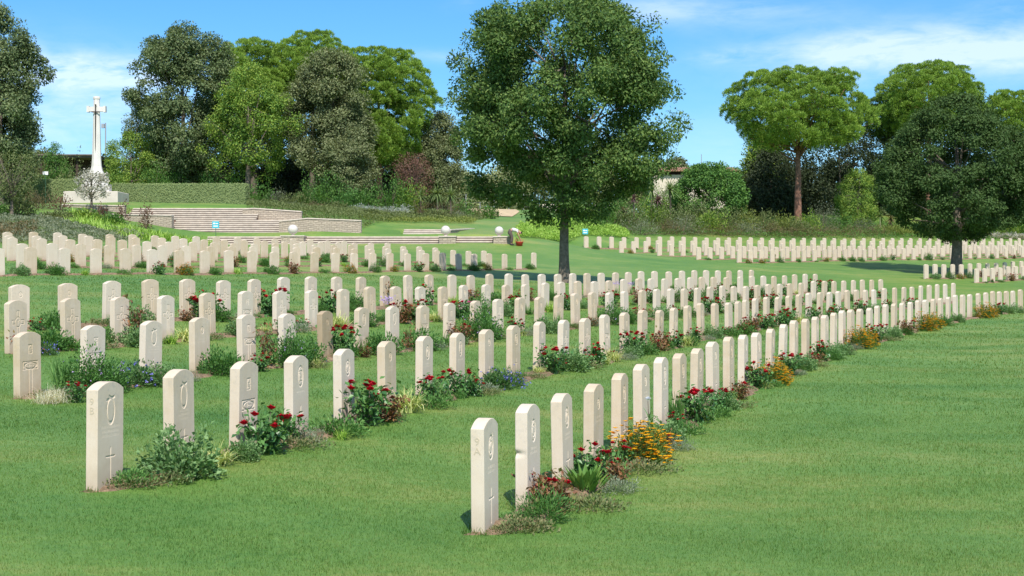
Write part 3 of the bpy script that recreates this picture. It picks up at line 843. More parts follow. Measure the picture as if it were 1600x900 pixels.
HAND = [
 ('creep', 'A', .12, .24, .8), ('creep', 'A', -.05, .12, .45), ('green', 'A', .3, .1, .5), ('creep', 'B', .08, .2, .75), ('creep', 'B', .3, .34, .8), ('green', 'B', .25, .12, .5), ('creep', 'C', .1, .2, .8),
 # nearest row
 ('fern', 'A', .42, .30, .95), ('redrose', 'A', .85, .26, .75), ('creep', 'A', 1.15, .48, 1), ('broad', 'A', 1.75, .26, 1.15), ('silver', 'A', 1.95, .5, .8), ('strap', 'A', 2.65, .3, 1.0), ('rose', 'A', 2.35, .12, .85), ('creep', 'A', 3.0, .5, 1.0),
 ('marigold', 'A', 3.5, .34, 1.1), ('marigold', 'A', 3.95, .30, .85), ('silver', 'A', 4.3, .55, .7), ('lily', 'A', 4.55, .18, .9), ('gera', 'A', 4.9, .3, .7), ('green', 'A', 5.5, .35, .9), ('iris', 'A', 6.35, .12, .8), ('rose', 'A', 6.6, .3, 1.0), ('strap', 'A', 7.0, .35, .95),
 ('rose', 'A', 7.9, .3, .75), ('creep', 'A', 8.4, .4, .9), ('lime', 'A', 9.2, .2, .75), ('rose', 'A', 10.9, .28, 1.0), ('marigold', 'A', 11.7, .34, 1.1), ('marigold', 'A', 12.3, .3, .8), ('rose', 'A', 13.2, .28, .95), ('gera', 'A', 14.2, .32, .9), ('creep', 'A', 14.9, .4, .9), ('rose', 'A', 16.2, .28, 1.0),
 ('gera', 'A', 17.2, .32, .85), ('gera', 'A', 18.3, .32, .8), ('marigold', 'A', 20.0, .36, 1.3), ('marigold', 'A', 20.9, .36, 1.1), ('rose', 'A', 22.3, .3, 1.1), ('creep', 'A', 23.4, .4, 1.1), ('gera', 'A', 24.4, .32, .9), ('redrose', 'A', 26, .3, 1), ('marigold', 'A', 28.3, .36, 1.4), ('marigold', 'A', 29.2, .36, 1.25), ('dark', 'A', 31, .32, 1), ('gera', 'A', 33, .3, .9),
 ('marigold', 'A', 36.3, .36, 1.4), ('marigold', 'A', 37.2, .36, 1.1), ('rose', 'A', 38.8, .3, 1), ('gera', 'A', 40, .32, 1.1), ('gera', 'A', 41.3, .32, .9), ('creep', 'A', 42.6, .32, 1),
 # second row
 ('gera', 'B', .55, .28, 1.2), ('vari', 'B', 1.1, .3, .85), ('strap', 'B', 1.42, .3, .85), ('rose', 'B', 1.85, .28, 1.05), ('creep', 'B', 2.3, .4, 1), ('silver', 'B', 2.6, .3, .8), ('green', 'B', 3.2, .36, 1.15), ('lime', 'B', 3.0, .5, .55), ('rose', 'B', 3.9, .3, 1.15), ('redrose', 'B', 4.2, .42, .8), ('vari', 'B', 4.85, .32, 1.25), ('green', 'B', 5.3, .42, 1),
 ('rose', 'B', 5.75, .22, .8), ('strap', 'B', 6.0, .3, .8), ('rose', 'B', 6.45, .28, .9), ('creep', 'B', 6.9, .38, .9), ('silver', 'B', 7.25, .32, .8), ('blue', 'B', 7.7, .3, 1.15), ('blue', 'B', 8.15, .3, .9), ('creep', 'B', 9.1, .3, .8), ('rose', 'B', 9.85, .28, 1.05), ('gera', 'B', 10.5, .34, 1.2), ('creep', 'B', 11.1, .34, 1.2),
 ('rose', 'B', 11.9, .28, 1), ('vari', 'B', 12.6, .3, 1.1), ('silver', 'B', 13, .45, .8), ('rose', 'B', 13.6, .28, 1.15), ('dark', 'B', 14.1, .36, .9), ('redrose', 'B', 15.2, .3, 1), ('rose', 'B', 16.2, .25, .9), ('vari', 'B', 16.9, .34, 1.2), ('rose', 'B', 17.8, .25, .85), ('gera', 'B', 19, .3, .9), ('green', 'B', 20.3, .3, 1.2), ('dark', 'B', 21.4, .3, 1), ('redrose', 'B', 22.5, .28, 1),
 ('rose', 'B', 23.8, .3, 1), ('rose', 'B', 25.4, .3, 1.2), ('rose', 'B', 26.1, .3, 1.2), ('vari', 'B', 27.2, .3, 1.2), ('rose', 'B', 28.6, .3, 1), ('rose', 'B', 30.8, .3, 1.1), ('lime', 'B', 32.2, .3, 1.2), ('rose', 'B', 33.6, .3, 1.2), ('gera', 'B', 35, .3, 1), ('rose', 'B', 36.4, .3, 1.1), ('rose', 'B', 39, .3, 1), ('green', 'B', 41, .3, 1),
 # third row
 ('feather', 'C', -.25, .55, 1.15), ('feather', 'C', .1, .30, 1.0), ('rose', 'C', -.05, .75, .6), ('creep', 'C', .35, .42, 1.1), ('bush', 'C', .62, .3, 1.15), ('bush', 'C', .88, .36, .9), ('iris', 'C', .5, .02, 1.0), ('blue', 'C', 1.45, .22, 1.3), ('gera', 'C', 1.7, .45, .9), ('silver', 'C', 2.2, .45, .7), ('dark', 'C', 3.05, .32, 1.2), ('feather', 'C', 3.3, .24, .8), ('strap', 'C', 3.55, .1, 1.2),
 ('tallrose', 'C', 4.15, .22, 1.1), ('bush', 'C', 4.6, .3, 1.2), ('bush', 'C', 5.0, .32, 1.1), ('vari', 'C', 4.9, .62, .7), ('creep', 'C', 4.8, .6, .8), ('dark', 'C', 6.1, .3, .7), ('strap', 'C', 6.5, .2, 1.5), ('rose', 'C', 6.3, .02, 1.3), ('dark', 'C', 7.15, .3, 1.25), ('tallrose', 'C', 8.05, .25, .8), ('dark', 'C', 8.5, .28, 1.3), ('silver', 'C', 8.7, .45, 1), ('strap', 'C', 9.6, .24, 1.3), ('redrose', 'C', 9.95, .3, 1.1), ('bush', 'C', 10.7, .25, 1.5), ('dark', 'C', 11.2, .3, 1),
 ('rose', 'C', 12.4, .2, 1), ('silver', 'C', 12.6, .4, 1.1), ('gera', 'C', 13.7, .3, 1.2), ('iris', 'C', 14.5, .24, .9), ('creep', 'C', 15.4, .3, 1.2), ('silver', 'C', 16.4, .3, 1.2), ('bush', 'C', 17.4, .3, 1.2), ('dark', 'C', 18.4, .3, 1.2), ('redrose', 'C', 19.3, .3, 1), ('gera', 'C', 20.5, .3, 1.1), ('rose', 'C', 21.4, .3, .9), ('dark', 'C', 22.5, .3, 1), ('silver', 'C', 23.6, .3, 1),
 ('rose', 'C', 24.4, .3, 1.3), ('rose', 'C', 25.0, .3, 1.2), ('gera', 'C', 26.5, .3, 1), ('redrose', 'C', 28, .3, 1), ('rose', 'C', 29.4, .3, 1.2), ('dark', 'C', 31, .3, 1), ('rose', 'C', 32.2, .3, .8), ('strap', 'C', 33.5, .3, 1), ('gera', 'C', 35, .3, 1), ('dark', 'C', 37, .3, 1), ('creep', 'C', 39, .3, 1), ('rose', 'C', 40.5, .3, 1),
 # fourth row
 ('redrose', 'D', -.3, .5, .8), ('blue', 'D', .02, .55, .8), ('dark', 'D', .5, .1, 1.2), ('green', 'D', .72, .2, 1.2), ('creep', 'D', 1.3, .2, 1.3), ('dark', 'D', 1.7, -.1, 1), ('tallrose', 'D', 2.15, .25, 1.35), ('gera', 'D', 2.0, .4, 1.1), ('lime', 'D', 2.7, .4, .9), ('vari', 'D', 3.2, .3, 1.4), ('creep', 'D', 3.7, .3, 1), ('gera', 'D', 4.5, .3, 1), ('vari', 'D', 5.3, .2, .7), ('silver', 'D', 6.2, .3, 1.2), ('vari', 'D', 7.45, .3, 1.6), ('dark', 'D', 8.4, .25, 1.1),
 ('iris_flower', 'D', 9.3, .25, 1.05), ('redrose', 'D', 9.8, .3, 1.2), ('rose', 'D', 10.4, .2, 1.3), ('vari', 'D', 11.1, .3, 1.2), ('rose', 'D', 12.2, .2, 1.1), ('pinkrose', 'D', 12.4, .35, 1.2), ('bush', 'D', 13.3, .25, 1.2), ('gera', 'D', 14.3, .3, 1.2), ('rose', 'D', 15, .2, 1.3), ('strap', 'D', 15.6, .3, 1.2), ('lime', 'D', 16.7, .3, 1.4), ('rose', 'D', 17.6, .3, 1.2), ('iris', 'D', 18.4, .3, .9), ('rose', 'D', 20.4, .3, 1.3), ('lime', 'D', 21.4, .3, 1.2), ('redrose', 'D', 22.4, .3, 1.2), ('rose', 'D', 23.3, .3, 1.2), ('strap', 'D', 24.4, .3, 1.2), ('bush', 'D', 25.4, .3, 1),
 ('rose', 'D', 26.5, .3, 1.1), ('gera', 'D', 27.6, .3, 1.2), ('rose', 'D', 28.7, .3, 1.2), ('dark', 'D', 30, .3, 1), ('rose', 'D', 31.3, .3, 1.1), ('dark', 'D', 32.5, .3, 1.2), ('rose', 'D', 34.4, .3, 1.2), ('vari', 'D', 35.6, .3, 1), ('rose', 'D', 37.2, .25, 1.5), ('rose', 'D', 38.4, .3, 1.4),
 # fifth row
 ('dark', 'E', .5, .3, 1.1), ('creep', 'E', 1.6, .2, 1.2), ('gera', 'E', 2.4, .3, 1), ('iris', 'E', 3.3, .15, .6), ('rose', 'E', 4.3, .25, 1.5), ('dark', 'E', 4.4, .45, 1), ('silver', 'E', 5.3, .3, 1.1), ('rose', 'E', 6.3, .2, 1.5), ('rose', 'E', 8.25, .3, 1.3), ('dark', 'E', 9.4, .2, 1.3), ('tallrose', 'E', 11, .25, 1.1), ('iris', 'E', 12, .3, .7), ('rose', 'E', 12.5, .2, 1.4), ('vari', 'E', 13.4, .3, 1), ('lime', 'E', 13.8, .2, 1.2), ('redrose', 'E', 14.6, .3, 1.2), ('dark', 'E', 15.8, .3, 1), ('lime', 'E', 16.6, .3, 1.2), ('redrose', 'E', 17.6, .3, 1), ('dark', 'E', 19, .3, 1),
 ('iris_flower', 'E', 23.5, .3, .9), ('iris_flower', 'E', 24.6, .3, .8), ('rose', 'E', 25.2, .3, .8), ('lime', 'E', 26.4, .3, 1.2), ('dark', 'E', 28, .3, 1), ('gera', 'E', 30, .3, 1), ('rose', 'E', 31.5, .3, .8), ('dark', 'E', 33, .3, 1), ('vari', 'E', 34.4, .3, 1)]
for q in HAND: plant(*q)
rf_ = random.Random(31)
for k, e in (('A', 30), ('B', 34), ('C', 30), ('D', 30), ('E', 22)):
    s = .12
    while s < e:
        plant(rf_.choice(['creep', 'green', 'creep', 'green', 'gera', 'silver', 'vari', 'strap', 'fern', 'dark', 'rose', 'rose', 'redrose']), k, s, rf_.uniform(.14, .42), rf_.uniform(.42, .75))
        s += rf_.uniform(.36, .8) if k in 'AB' else rf_.uniform(.6, 1.2)
rp = random.Random(9)
pool = ['rose', 'dark', 'dark', 'green', 'creep', 'green', 'gera', 'gera', 'lime', 'creep', 'silver', 'redrose', 'marigold', 'strap', 'bush']
for k, st, e in (('F', .5, 25), ('G', .3, 22), ('H', .6, 20), ('I', .5, 18), ('J', .5, 16)):
    s = st
    while s < e:
        kd = rp.choice(pool)
        if k == 'F' and abs(s - 5.5) < .5: kd = 'marigold'
        if k == 'F' and abs(s - 13.5) < .5: kd = 'marigold'
        plant(kd, k, s, .3, rp.uniform(.75, 1.15))
        s += rp.uniform(.9, 1.5) if k in 'FG' else rp.uniform(1.1, 1.9)
for k, n, st in (('U', 30, 1.3), ('S', 8, 2), ('P', 9, 1.2), ('Q', 8, 1.6), ('V', 10, 1.3), ('W', 6, 1.2)):
    s = .5
    while s < n:
        kd = rp.choice(['dark', 'green', 'rose', 'gera', 'marigold', 'bush', 'redrose'])
        plant(kd, k, s, .3, rp.uniform(.55, 1.1)); s += st * rp.uniform(.7, 1.7)
# ------------------------------------------------------------------ ground sheet
def flight_spec(px0, px1, Y0, py0, n, rise, tread):
    z0 = at(0, py0, Y0)[2]
    return dict(x0=(px0 - 800) / F * Y0, x1=(px1 - 800) / F * Y0, y0=Y0, z0=z0, n=n, rise=rise, tread=tread)
FLIGHTS = [flight_spec(318, 800, 88.0, 384, 4, .155, .40), flight_spec(262, 470, 92.0, 366, 7, .145, .38), flight_spec(196, 400, 94.75, 344.5, 6, .155, .38),
           flight_spec(630, 700, 91.8, 367, 3, .13, .38)]
for f_ in FLIGHTS:
    STEPS.append((f_['x0'] - .3, f_['x1'] + .3, f_['y0'] + .15, f_['y0'] + f_['n'] * f_['tread'] + 1.0, f_['z0'] - .1))
def axis(segs):
    out = []
    for a, b, s in segs: out += list(np.arange(a, b, s))
    out.append(segs[-1][1]); return np.array(out)
XS = axis([(-3000, -400, 400), (-400, -100, 50), (-100, -60, 5), (-60, -22, .9), (-22, 22, .5), (22, 60, .9), (60, 100, 5), (100, 400, 50), (400, 3000, 400)])
YS = axis([(-300, -20, 40), (-20, 0, 2), (0, 30, .5), (30, 86, .7), (86, 100, .35), (100, 152, .8), (152, 200, 8), (200, 600, 50), (600, 3400, 400)])
GX, GY = np.meshgrid(XS, YS, indexing='ij')
GZ = ground(GX.ravel(), GY.ravel()).reshape(GX.shape)
GZ[GY > 700] += -2.0 * 0
idx = np.arange(GX.size).reshape(GX.shape)
me = make_mesh('lawn', np.stack([GX, GY, GZ], -1).reshape(-1, 3), [np.stack([idx[:-1, :-1], idx[1:, :-1], idx[1:, 1:], idx[:-1, 1:]], -1).reshape(-1, 4)], M_GRASS, smooth=True)
tag(mobj('lawn', me), 'mown green lawn rising gently towards terraces and planted banks', 'lawn', kind='structure')
def gi(x, y):
    i = np.clip(np.searchsorted(XS, x) - 1, 0, len(XS) - 2); j = np.clip(np.searchsorted(YS, y) - 1, 0, len(YS) - 2)
    tx = (x - XS[i]) / (XS[i + 1] - XS[i]); ty = (y - YS[j]) / (YS[j + 1] - YS[j])
    return (GZ[i, j] * (1 - tx) + GZ[i + 1, j] * tx) * (1 - ty) + (GZ[i, j + 1] * (1 - tx) + GZ[i + 1, j + 1] * tx) * ty

# ------------------------------------------------------------------ soil beds in front of every row
rsb = np.random.default_rng(4)
def wob(s, seed): return .5 * np.sin(s * 1.9 + seed) + .3 * np.sin(s * 4.7 + seed * 2.1) + .25 * np.sin(s * 11.3 + seed * .7)
BED_PHRASE = {}
for k, r in ROWS.items():
    n = len(r['X'])
    s = np.linspace(-.26, n - .76, n * 8); tap = np.clip(np.minimum(s + .26, n - .76 - s) / .5, 0, 1) ** .6
    seed = ord(k)
    lo = -.085 + .03 * wob(s * 1.3, seed + 3); hi = lo + (.46 + .09 * wob(s, seed)) * (.25 + .75 * tap)
    cols = []
    for c in np.linspace(0, 1, 6):
        off = lo + (hi - lo) * c
        P = np.array([row_point(k, a, b) for a, b in zip(s, off)])
        z = gi(P[:, 0], P[:, 1]) + (-.03 + .055 * (1 - abs(2 * c - 1) ** 3) * tap) + (.035 * rsb.random(len(s)) if 0 < c < 1 else 0)
        cols.append(np.c_[P, z])
    V = np.stack(cols, 1).reshape(-1, 3)
    ix = np.arange(len(V)).reshape(len(s), 6)
    me = make_mesh('soil_bed', V, [np.stack([ix[:-1, :-1], ix[:-1, 1:], ix[1:, 1:], ix[1:, :-1]], -1).reshape(-1, 4)], M_SOIL, smooth=True)
    tag(mobj('soil_bed', me), 'narrow brown soil bed along ' + r['phrase'], 'flower bed', kind='structure')

# ------------------------------------------------------------------ grass blades
rg = np.random.default_rng(8)
def in_bed(x, y):
    m = np.zeros(len(x), bool)
    for k in 'ABCDE':
        r = ROWS[k]
        xr = np.interp(y, r['Y'], r['X']); a = np.interp(y, r['Y'], r['rz'])
        off = (x - xr) * np.sin(a)
        w = .05 * np.sin(y * 7.3) + .04 * np.sin(x * 13.1 + y * 5.) + rg.normal(size=len(x)) * .035
        m |= (y > r['Y'][0] - .2) & (y < r['Y'][-1] + .4) & (off > -.03 + w * .6) & (off < .31 + w * 1.5)
    return m
PX_, PY_, HH, WW = [], [], [], []
for (y0, y1, dens, h, w) in ((7.2, 10, 5200, .029, .0034), (10, 13, 3600, .030, .0041), (13, 18, 1700, .032, .0058), (18, 26, 620, .036, .009), (26, 38, 180, .046, .015), (38, 56, 60, .048, .024)):
    xm = .47 * y1 + 2.6
    n = int(2 * xm * (y1 - y0) * dens)
    x = rg.uniform(-xm, xm, n); y = rg.uniform(y0, y1, n)
    k = (np.abs(x) < .47 * y + 2.3); x = x[k]; y = y[k]
    k = ~in_bed(x, y); x = x[k]; y = y[k]
    PX_.append(x); PY_.append(y); HH.append(h * rg.uniform(.55, 1.25, len(x))); WW.append(w * rg.uniform(.7, 1.2, len(x)))
# a fringe left by the mower round the nearest stones
for k, cnt in (('A', 16), ('B', 14), ('C', 9)):
    r = ROWS[k]
    for i in range(cnt):
        n = 130; t = rg.uniform(-.24, .24, n); off = rg.choice([-.075, .0], n) - np.abs(rg.normal(size=n)) * .03
        e = rg.random(n) < .28; t[e] = -.215 - rg.random(e.sum()) * .03; off[e] = rg.uniform(-.08, .1, e.sum())
        P = np.array([row_point(k, i, o_) for o_ in off])
        a = r['rz'][i]; PX_.append(P[:, 0] + np.cos(a) * t); PY_.append(P[:, 1] + np.sin(a) * t)
        HH.append(rg.uniform(.05, .10, n)); WW.append(np.full(n, .005))
x = np.concatenate(PX_); y = np.concatenate(PY_); h = np.concatenate(HH); w = np.concatenate(WW)
# mown lawn is uneven: patches of longer and thinner turf
pat = np.sin(x * 2.1 + np.sin(y * 1.3) * 2) * np.sin(y * 1.7 + np.sin(x * .9) * 2)
h *= .85 * (1 + .22 * pat)
z = gi(x, y)
a = rg.uniform(0, 2 * PI, len(x)); ln = rg.uniform(.1, .95, len(x)) * h
base_ = np.c_[x, y, z - .004]
sd = np.c_[np.cos(a + 1.57 + rg.normal(size=len(x)) * .4), np.sin(a + 1.57), np.zeros(len(x))] * (w * .5)[:, None]
tip = base_ + np.c_[np.cos(a) * ln, np.sin(a) * ln, h]
V = np.stack([base_ - sd, base_ + sd, tip], 1).reshape(-1, 3)
me = make_mesh('grass', V, [np.arange(len(V)).reshape(-1, 3)], M_BLADE)
tag(mobj('grass', me), 'short mown grass blades of the lawn nearest the viewer', 'grass', kind='stuff')

# ------------------------------------------------------------------ trees and shrubs
OAK = L('holm_oak_leaf', [(.028, .042, .020), (.056, .084, .034), (.095, .13, .055), (.135, .16, .078)], spec=.15, clump=.6)
OAKB = L('brownish_oak_leaf', [(.036, .046, .022), (.070, .090, .036), (.112, .135, .058), (.155, .17, .085)], clump=.6)
DECID = L('field_elm_leaf', [(.018, .042, .012), (.039, .079, .020), (.070, .118, .030), (.108, .155, .042)], spec=.18, clump=.5)
DECID2 = L('dense_tree_leaf', [(.024, .046, .014), (.040, .072, .022), (.058, .094, .030)], spec=.12, clump=.5)
MAPLE = L('yellow_green_leaf', [(.032, .075, .014), (.070, .135, .022), (.12, .19, .03), (.18, .23, .04)], clump=.5)
PINE = L('stone_pine_needle', [(.036, .064, .014), (.082, .150, .022), (.145, .228, .033), (.185, .265, .048)], clump=.45)
PINE2 = L('shaded_pine_needle', [(.03, .06, .014), (.055, .10, .020), (.09, .145, .028)], clump=.45)
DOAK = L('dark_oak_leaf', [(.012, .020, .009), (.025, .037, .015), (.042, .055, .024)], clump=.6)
PALE = L('pale_olive_leaf', [(.09, .115, .05), (.16, .19, .085), (.25, .27, .14)], clump=.6)
GREENB = L('fresh_green_leaf', [(.022, .060, .014), (.050, .115, .024), (.09, .17, .034)], clump=.6)
OLIVE = L('olive_shrub_leaf', [(.045, .062, .022), (.085, .11, .038), (.13, .15, .06)], clump=.7)
GREY = L('grey_shrub_leaf', [(.06, .075, .045), (.11, .13, .08), (.17, .18, .12)], clump=.8)
LAV = L('lavender_leaf', [(.13, .15, .13), (.22, .25, .22), (.32, .34, .30)], clump=.8)
HEATH = L('brown_heath_leaf', [(.050, .045, .022), (.090, .075, .036), (.13, .10, .05)], clump=.8)
YELLOW = L('yellow_shrub_leaf', [(.07, .10, .022), (.115, .145, .032), (.17, .185, .05)], clump=.7)
REDB = L('copper_leaf', [(.06, .032, .022), (.10, .05, .038), (.13, .085, .055)], clump=.7)
HEDGE = L('clipped_hedge_leaf', [(.11, .145, .055), (.15, .19, .075), (.185, .225, .095)], trans=.15, clump=.9)
PALMG = L('dracaena_leaf', [(.05, .085, .03), (.10, .15, .05), (.17, .21, .085)])
PURP = L('purple_agave_leaf', [(.06, .03, .035), (.10, .055, .06), (.16, .10, .10)], spec=.4)
BLOSS = L('silvery_blossom_leaf', [(.11, .115, .085), (.24, .23, .20), (.40, .38, .34)], clump=.7)
M_TWIG = simple('dry_reddish_twig', (.17, .095, .08), .9, .3, 6)

def put_tree(name, label, cat, px, Y, prof, leaf, seed, style='oak', trunk_r=.25, bark=None, n_cl=220, n_lf=90, cl_r=.8, Lf=.22, Wf=.12,
             limbs=14, group=None, skew=0.0, lump=.16, hollow=.45, lean=0.0, trunk_top=.62, sink=.0, base_py=None, cdx=0.0, voids=0.0, sprigs=0):
    rng = np.random.default_rng(seed)
    b = on_ground(px, Y)
    if base_py is not None: b[2] = at(px, base_py, Y)[2]
    sc = Y / F
    hs = np.array([ZC + (PYH - q[0]) * sc - b[2] for q in prof]); rs_ = np.array([q[1] * sc for q in prof])
    o_ = np.argsort(hs); hs, rs_ = hs[o_], rs_[o_]
    root = empty(name, b); tag(root, label, cat, group)
    # cluster centres
    hh = np.linspace(hs[0], hs[-1], 60); rr = np.interp(hh, hs, rs_)
    p = (rr ** 1.6 + .02); p /= p.sum()
    ph = rng.uniform(0, 6.28, 6)
    H = rng.choice(hh, n_cl, p=p) + rng.uniform(-.5, .5, n_cl) * (hh[1] - hh[0])
    th = rng.uniform(0, 2 * PI, n_cl)
    R = np.interp(H, hs, rs_)
    lm = 1 + lump * (np.sin(2 * th + ph[0] + H * .5) + .7 * np.sin(3 * th + ph[1] - H * .9) + .6 * np.sin(5 * th + ph[2] + H * 1.4)) / 1.6
    u = rng.random(n_cl)
    rad = np.maximum(R * lm - cl_r * .75, .1) * (hollow + (1 - hollow) * u ** .5)
    if style == 'pine': rad = np.maximum(R * lm - cl_r * .6, .1) * np.where(u < .38, .2 + u * 1.7, .86 + .20 * rng.random(n_cl))
    C = np.c_[np.cos(th) * rad, np.sin(th) * rad, H]
    C[:, 0] += skew * (H - hs[0]) + cdx
    top = hs[-1]
    if style == 'pine':
        # umbrella: tufts sit on a lumpy dome and hang over its rim
        C[:, 2] = np.clip(C[:, 2], hs[0] + cl_r * .3, top - cl_r * .45)
    else:
        C[:, 2] = np.minimum(C[:, 2], top - cl_r * .5)
    if style == 'pine' or voids:
        keep = []
        for i in range(n_cl):
            if (voids or style == 'pine') and math.sin(C[i, 0] * 1.15 + seed) * math.sin(C[i, 1] * 1.05 + 2 * seed) * math.sin(C[i, 2] * 1.25 + 3 * seed) > (voids or .30): continue
            if style == 'pine' and any(((C[i] - C[j]) ** 2).sum() < (1.12 * cl_r) ** 2 for j in keep): continue
            keep.append(i)
        C = C[keep]; n_cl = len(keep)
    if sprigs:
        hq = rng.choice(hh, sprigs, p=p); tq = rng.uniform(0, 2 * PI, sprigs); rq = np.interp(hq, hs, rs_) * (1 + lump * .6 * np.sin(2 * tq + ph[0] + hq * .5)) + rng.uniform(-.35, .12, sprigs)
        C = np.r_[C, np.c_[np.cos(tq) * rq + cdx, np.sin(tq) * rq, hq + rng.uniform(-.2, .35, sprigs)]]; n_cl = len(C)
    cen = np.array((skew * (hs.mean() - hs[0]), 0, hs[0] + (top - hs[0]) * (.42 if style != 'pine' else .15)))
    crs = cl_r * rng.uniform(.65, 1.3, n_cl) if style != 'pine' else cl_r * rng.uniform(.75, 1.15, n_cl)
    if sprigs: crs[-sprigs:] = rng.uniform(.35, .6, sprigs)
    ci = np.repeat(np.arange(n_cl), n_lf)
    if sprigs: ci = ci[(ci < n_cl - sprigs) | (rng.random(len(ci)) < .3)]
    n = len(ci)
    d = rdir(rng, n)
    out = unit(C - cen)[ci]
    if style == 'pine':
        d = unit(d + out * .45 + np.array((0, 0, .5)))
        bump = 1 + .10 * np.sin(d[:, 0] * 9 + ci) * np.sin(d[:, 1] * 9 + ci * 1.7)
        P = C[ci] + d * (crs[ci] * bump * rng.uniform(.5, 1, n) ** .6)[:, None] * np.array((1.0, 1.0, .82))
        D = unit(d + rdir(rng, n) * .55 + np.array((0, 0, .55))); N = unit(d * .6 + rdir(rng, n) * .7 + np.array((0, -.2, .3)))
    else:
        d = unit(d + out * .45)
        P = C[ci] + d * (crs[ci] * rng.random(n) ** .42)[:, None] * np.array((1.05, 1.05, .8))
        D = unit(d * .5 + rdir(rng, n) * .9 + np.array((0, 0, -.35))); N = unit(d * .95 + rdir(rng, n) * .45 + np.array((0, 0, .35)))
    fl = FL(); fl.lv(P, D, N, Lf * rng.uniform(.65, 1.3, n), Wf * rng.uniform(.7, 1.25, n))
    crown = fl.m.build('crown', leaf, root)
    if trunk_r > 0:
        tb = MB(); tt = hs[0] + (top - hs[0]) * trunk_top
        zz = np.r_[-.3, 0., .12, .28, .55, .9, np.linspace(1.4, tt, 7)]; k = len(zz)
        tp = np.c_[lean * np.maximum(zz, 0) + .10 * trunk_r * np.sin(zz * 1.3 + seed), .1 * trunk_r * np.cos(zz * 1.1 + seed), zz]
        tp[:, 0] += skew * .5 * np.maximum(zz - hs[0], 0)
        f = np.clip(zz / tt, 0, 1)
        tr = trunk_r * (1 - .78 * f ** 1.2) * (1 + .7 * np.exp(-np.maximum(zz, 0) / .3))
        tb.tube(tp, tr, 10)
        lo = max(.35, (hs[0] * .85) / tt)
        for i in rng.choice(n_cl, min(limbs, n_cl), replace=False):
            fq = rng.uniform(lo, 1) if C[i, 2] > hs[0] + .3 * (top - hs[0]) else rng.uniform(lo * .9, min(1, lo + .2))
            s0 = np.array([np.interp(fq * tt, zz, tp[:, j]) for j in range(3)])
            e = C[i]; mid = s0 * .45 + e * .55 + np.array((0, 0, -.08 * np.linalg.norm(e - s0) if style == 'pine' else .12 * np.linalg.norm(e - s0)))
            t_ = np.linspace(0, 1, 6)[:, None]
            pts = (1 - t_) ** 2 * s0 + 2 * t_ * (1 - t_) * mid + t_ ** 2 * e
            r0 = trunk_r * .36 * (1 - .5 * fq)
            tb.tube(pts, np.linspace(r0, .018, 6), 6)
        tb.build('trunk', bark or M_BARK, root, smooth=True)
    return root

BT = 'trees behind the lawn and the planted banks'
put_tree('elm_tree', 'large dark green rounded tree with single grey trunk behind the fifth row', 'tree', 882, 57.5,
         [(-4, 50), (14, 104), (42, 152), (75, 176), (110, 184), (150, 190), (205, 180), (250, 158), (290, 132), (316, 100), (334, 50)], DECID, 3, trunk_r=.215, n_cl=460, n_lf=330,
         cl_r=.68, Lf=.155, Wf=.078, sprigs=46, limbs=46, lump=.20, hollow=.42, cdx=-.12, voids=.36, trunk_top=.7)
put_tree('dense_tree', 'very dense dark round tree with short dark trunk behind the small right block', 'tree', 1495, 84.5,
         [(150, 22), (165, 50), (195, 84), (240, 109), (290, 119), (328, 112), (350, 84), (366, 38)], DECID2, 5, trunk_r=.34, n_cl=480, n_lf=220, cl_r=.62, Lf=.165, Wf=.10,
         limbs=16, lump=.12, hollow=.62, voids=.34)
O_ = dict(group=BT, cat='tree')
put_tree('holm_oak_tree', 'dark grey-green oak cut off by the left edge', 'tree', 0, 103, [(12, 12), (40, 42), (90, 62), (150, 68), (200, 74), (250, 62), (292, 44)], OAK, 11, trunk_r=.3, n_cl=230, n_lf=301, cl_r=.85, Lf=0.20, Wf=0.12, group=BT, lump=.32, voids=.28)
put_tree('holm_oak_tree', 'tall dark grey-green oak right of the stone cross', 'tree', 286, 121, [(42, 18), (58, 50), (100, 70), (150, 80), (200, 76), (250, 62), (292, 44)], OAK, 12, trunk_r=.32, n_cl=260, n_lf=318, cl_r=.95, Lf=0.21, Wf=0.14, group=BT, lump=.32, voids=.28)
put_tree('stone_pine_tree', 'bright green pine crown between the two oaks', 'tree', 395, 129, [(65, 22), (80, 48), (110, 66), (150, 70), (190, 66), (216, 50)], PINE, 13, 'pine', .3, M_BARK, 1152, 300, 0.58, .24, .06, group=BT)
put_tree('maple_tree', 'yellow-green broadleaf tree in front of the pine', 'tree', 388, 117.5, [(102, 18), (120, 45), (160, 68), (200, 72), (240, 62), (272, 36)], MAPLE, 14, trunk_r=.26, n_cl=200, n_lf=140, cl_r=.8, Lf=0.18, Wf=0.12, group=BT, lump=.32, voids=.28, hollow=.5)
put_tree('holm_oak_tree', 'grey-brown oak in the middle of the left grove', 'tree', 513, 119, [(82, 25), (100, 55), (150, 66), (200, 64), (250, 60), (290, 44), (305, 25)], OAKB, 15, trunk_r=.3, n_cl=240, n_lf=301, cl_r=.9, Lf=0.21, Wf=0.12, group=BT, lump=.32, voids=.28)
put_tree('holm_oak_tree', 'small low grey-green oak under the grey-brown oak', 'tree', 552, 115.5, [(205, 16), (225, 36), (260, 42), (292, 34), (306, 18)], OAKB, 16, trunk_r=.15, n_cl=110, n_lf=253, cl_r=.65, Lf=0.18, Wf=0.11, group=BT, lump=.32, voids=.28)
put_tree('stone_pine_tree', 'tallest yellow-green pine crown above the grey-brown oak', 'tree', 488, 133, [(53, 22), (65, 42), (90, 66), (120, 84), (150, 70)], PINE, 17, 'pine', .3, M_BARK, 1056, 300, 0.61, .24, .06, group=BT)
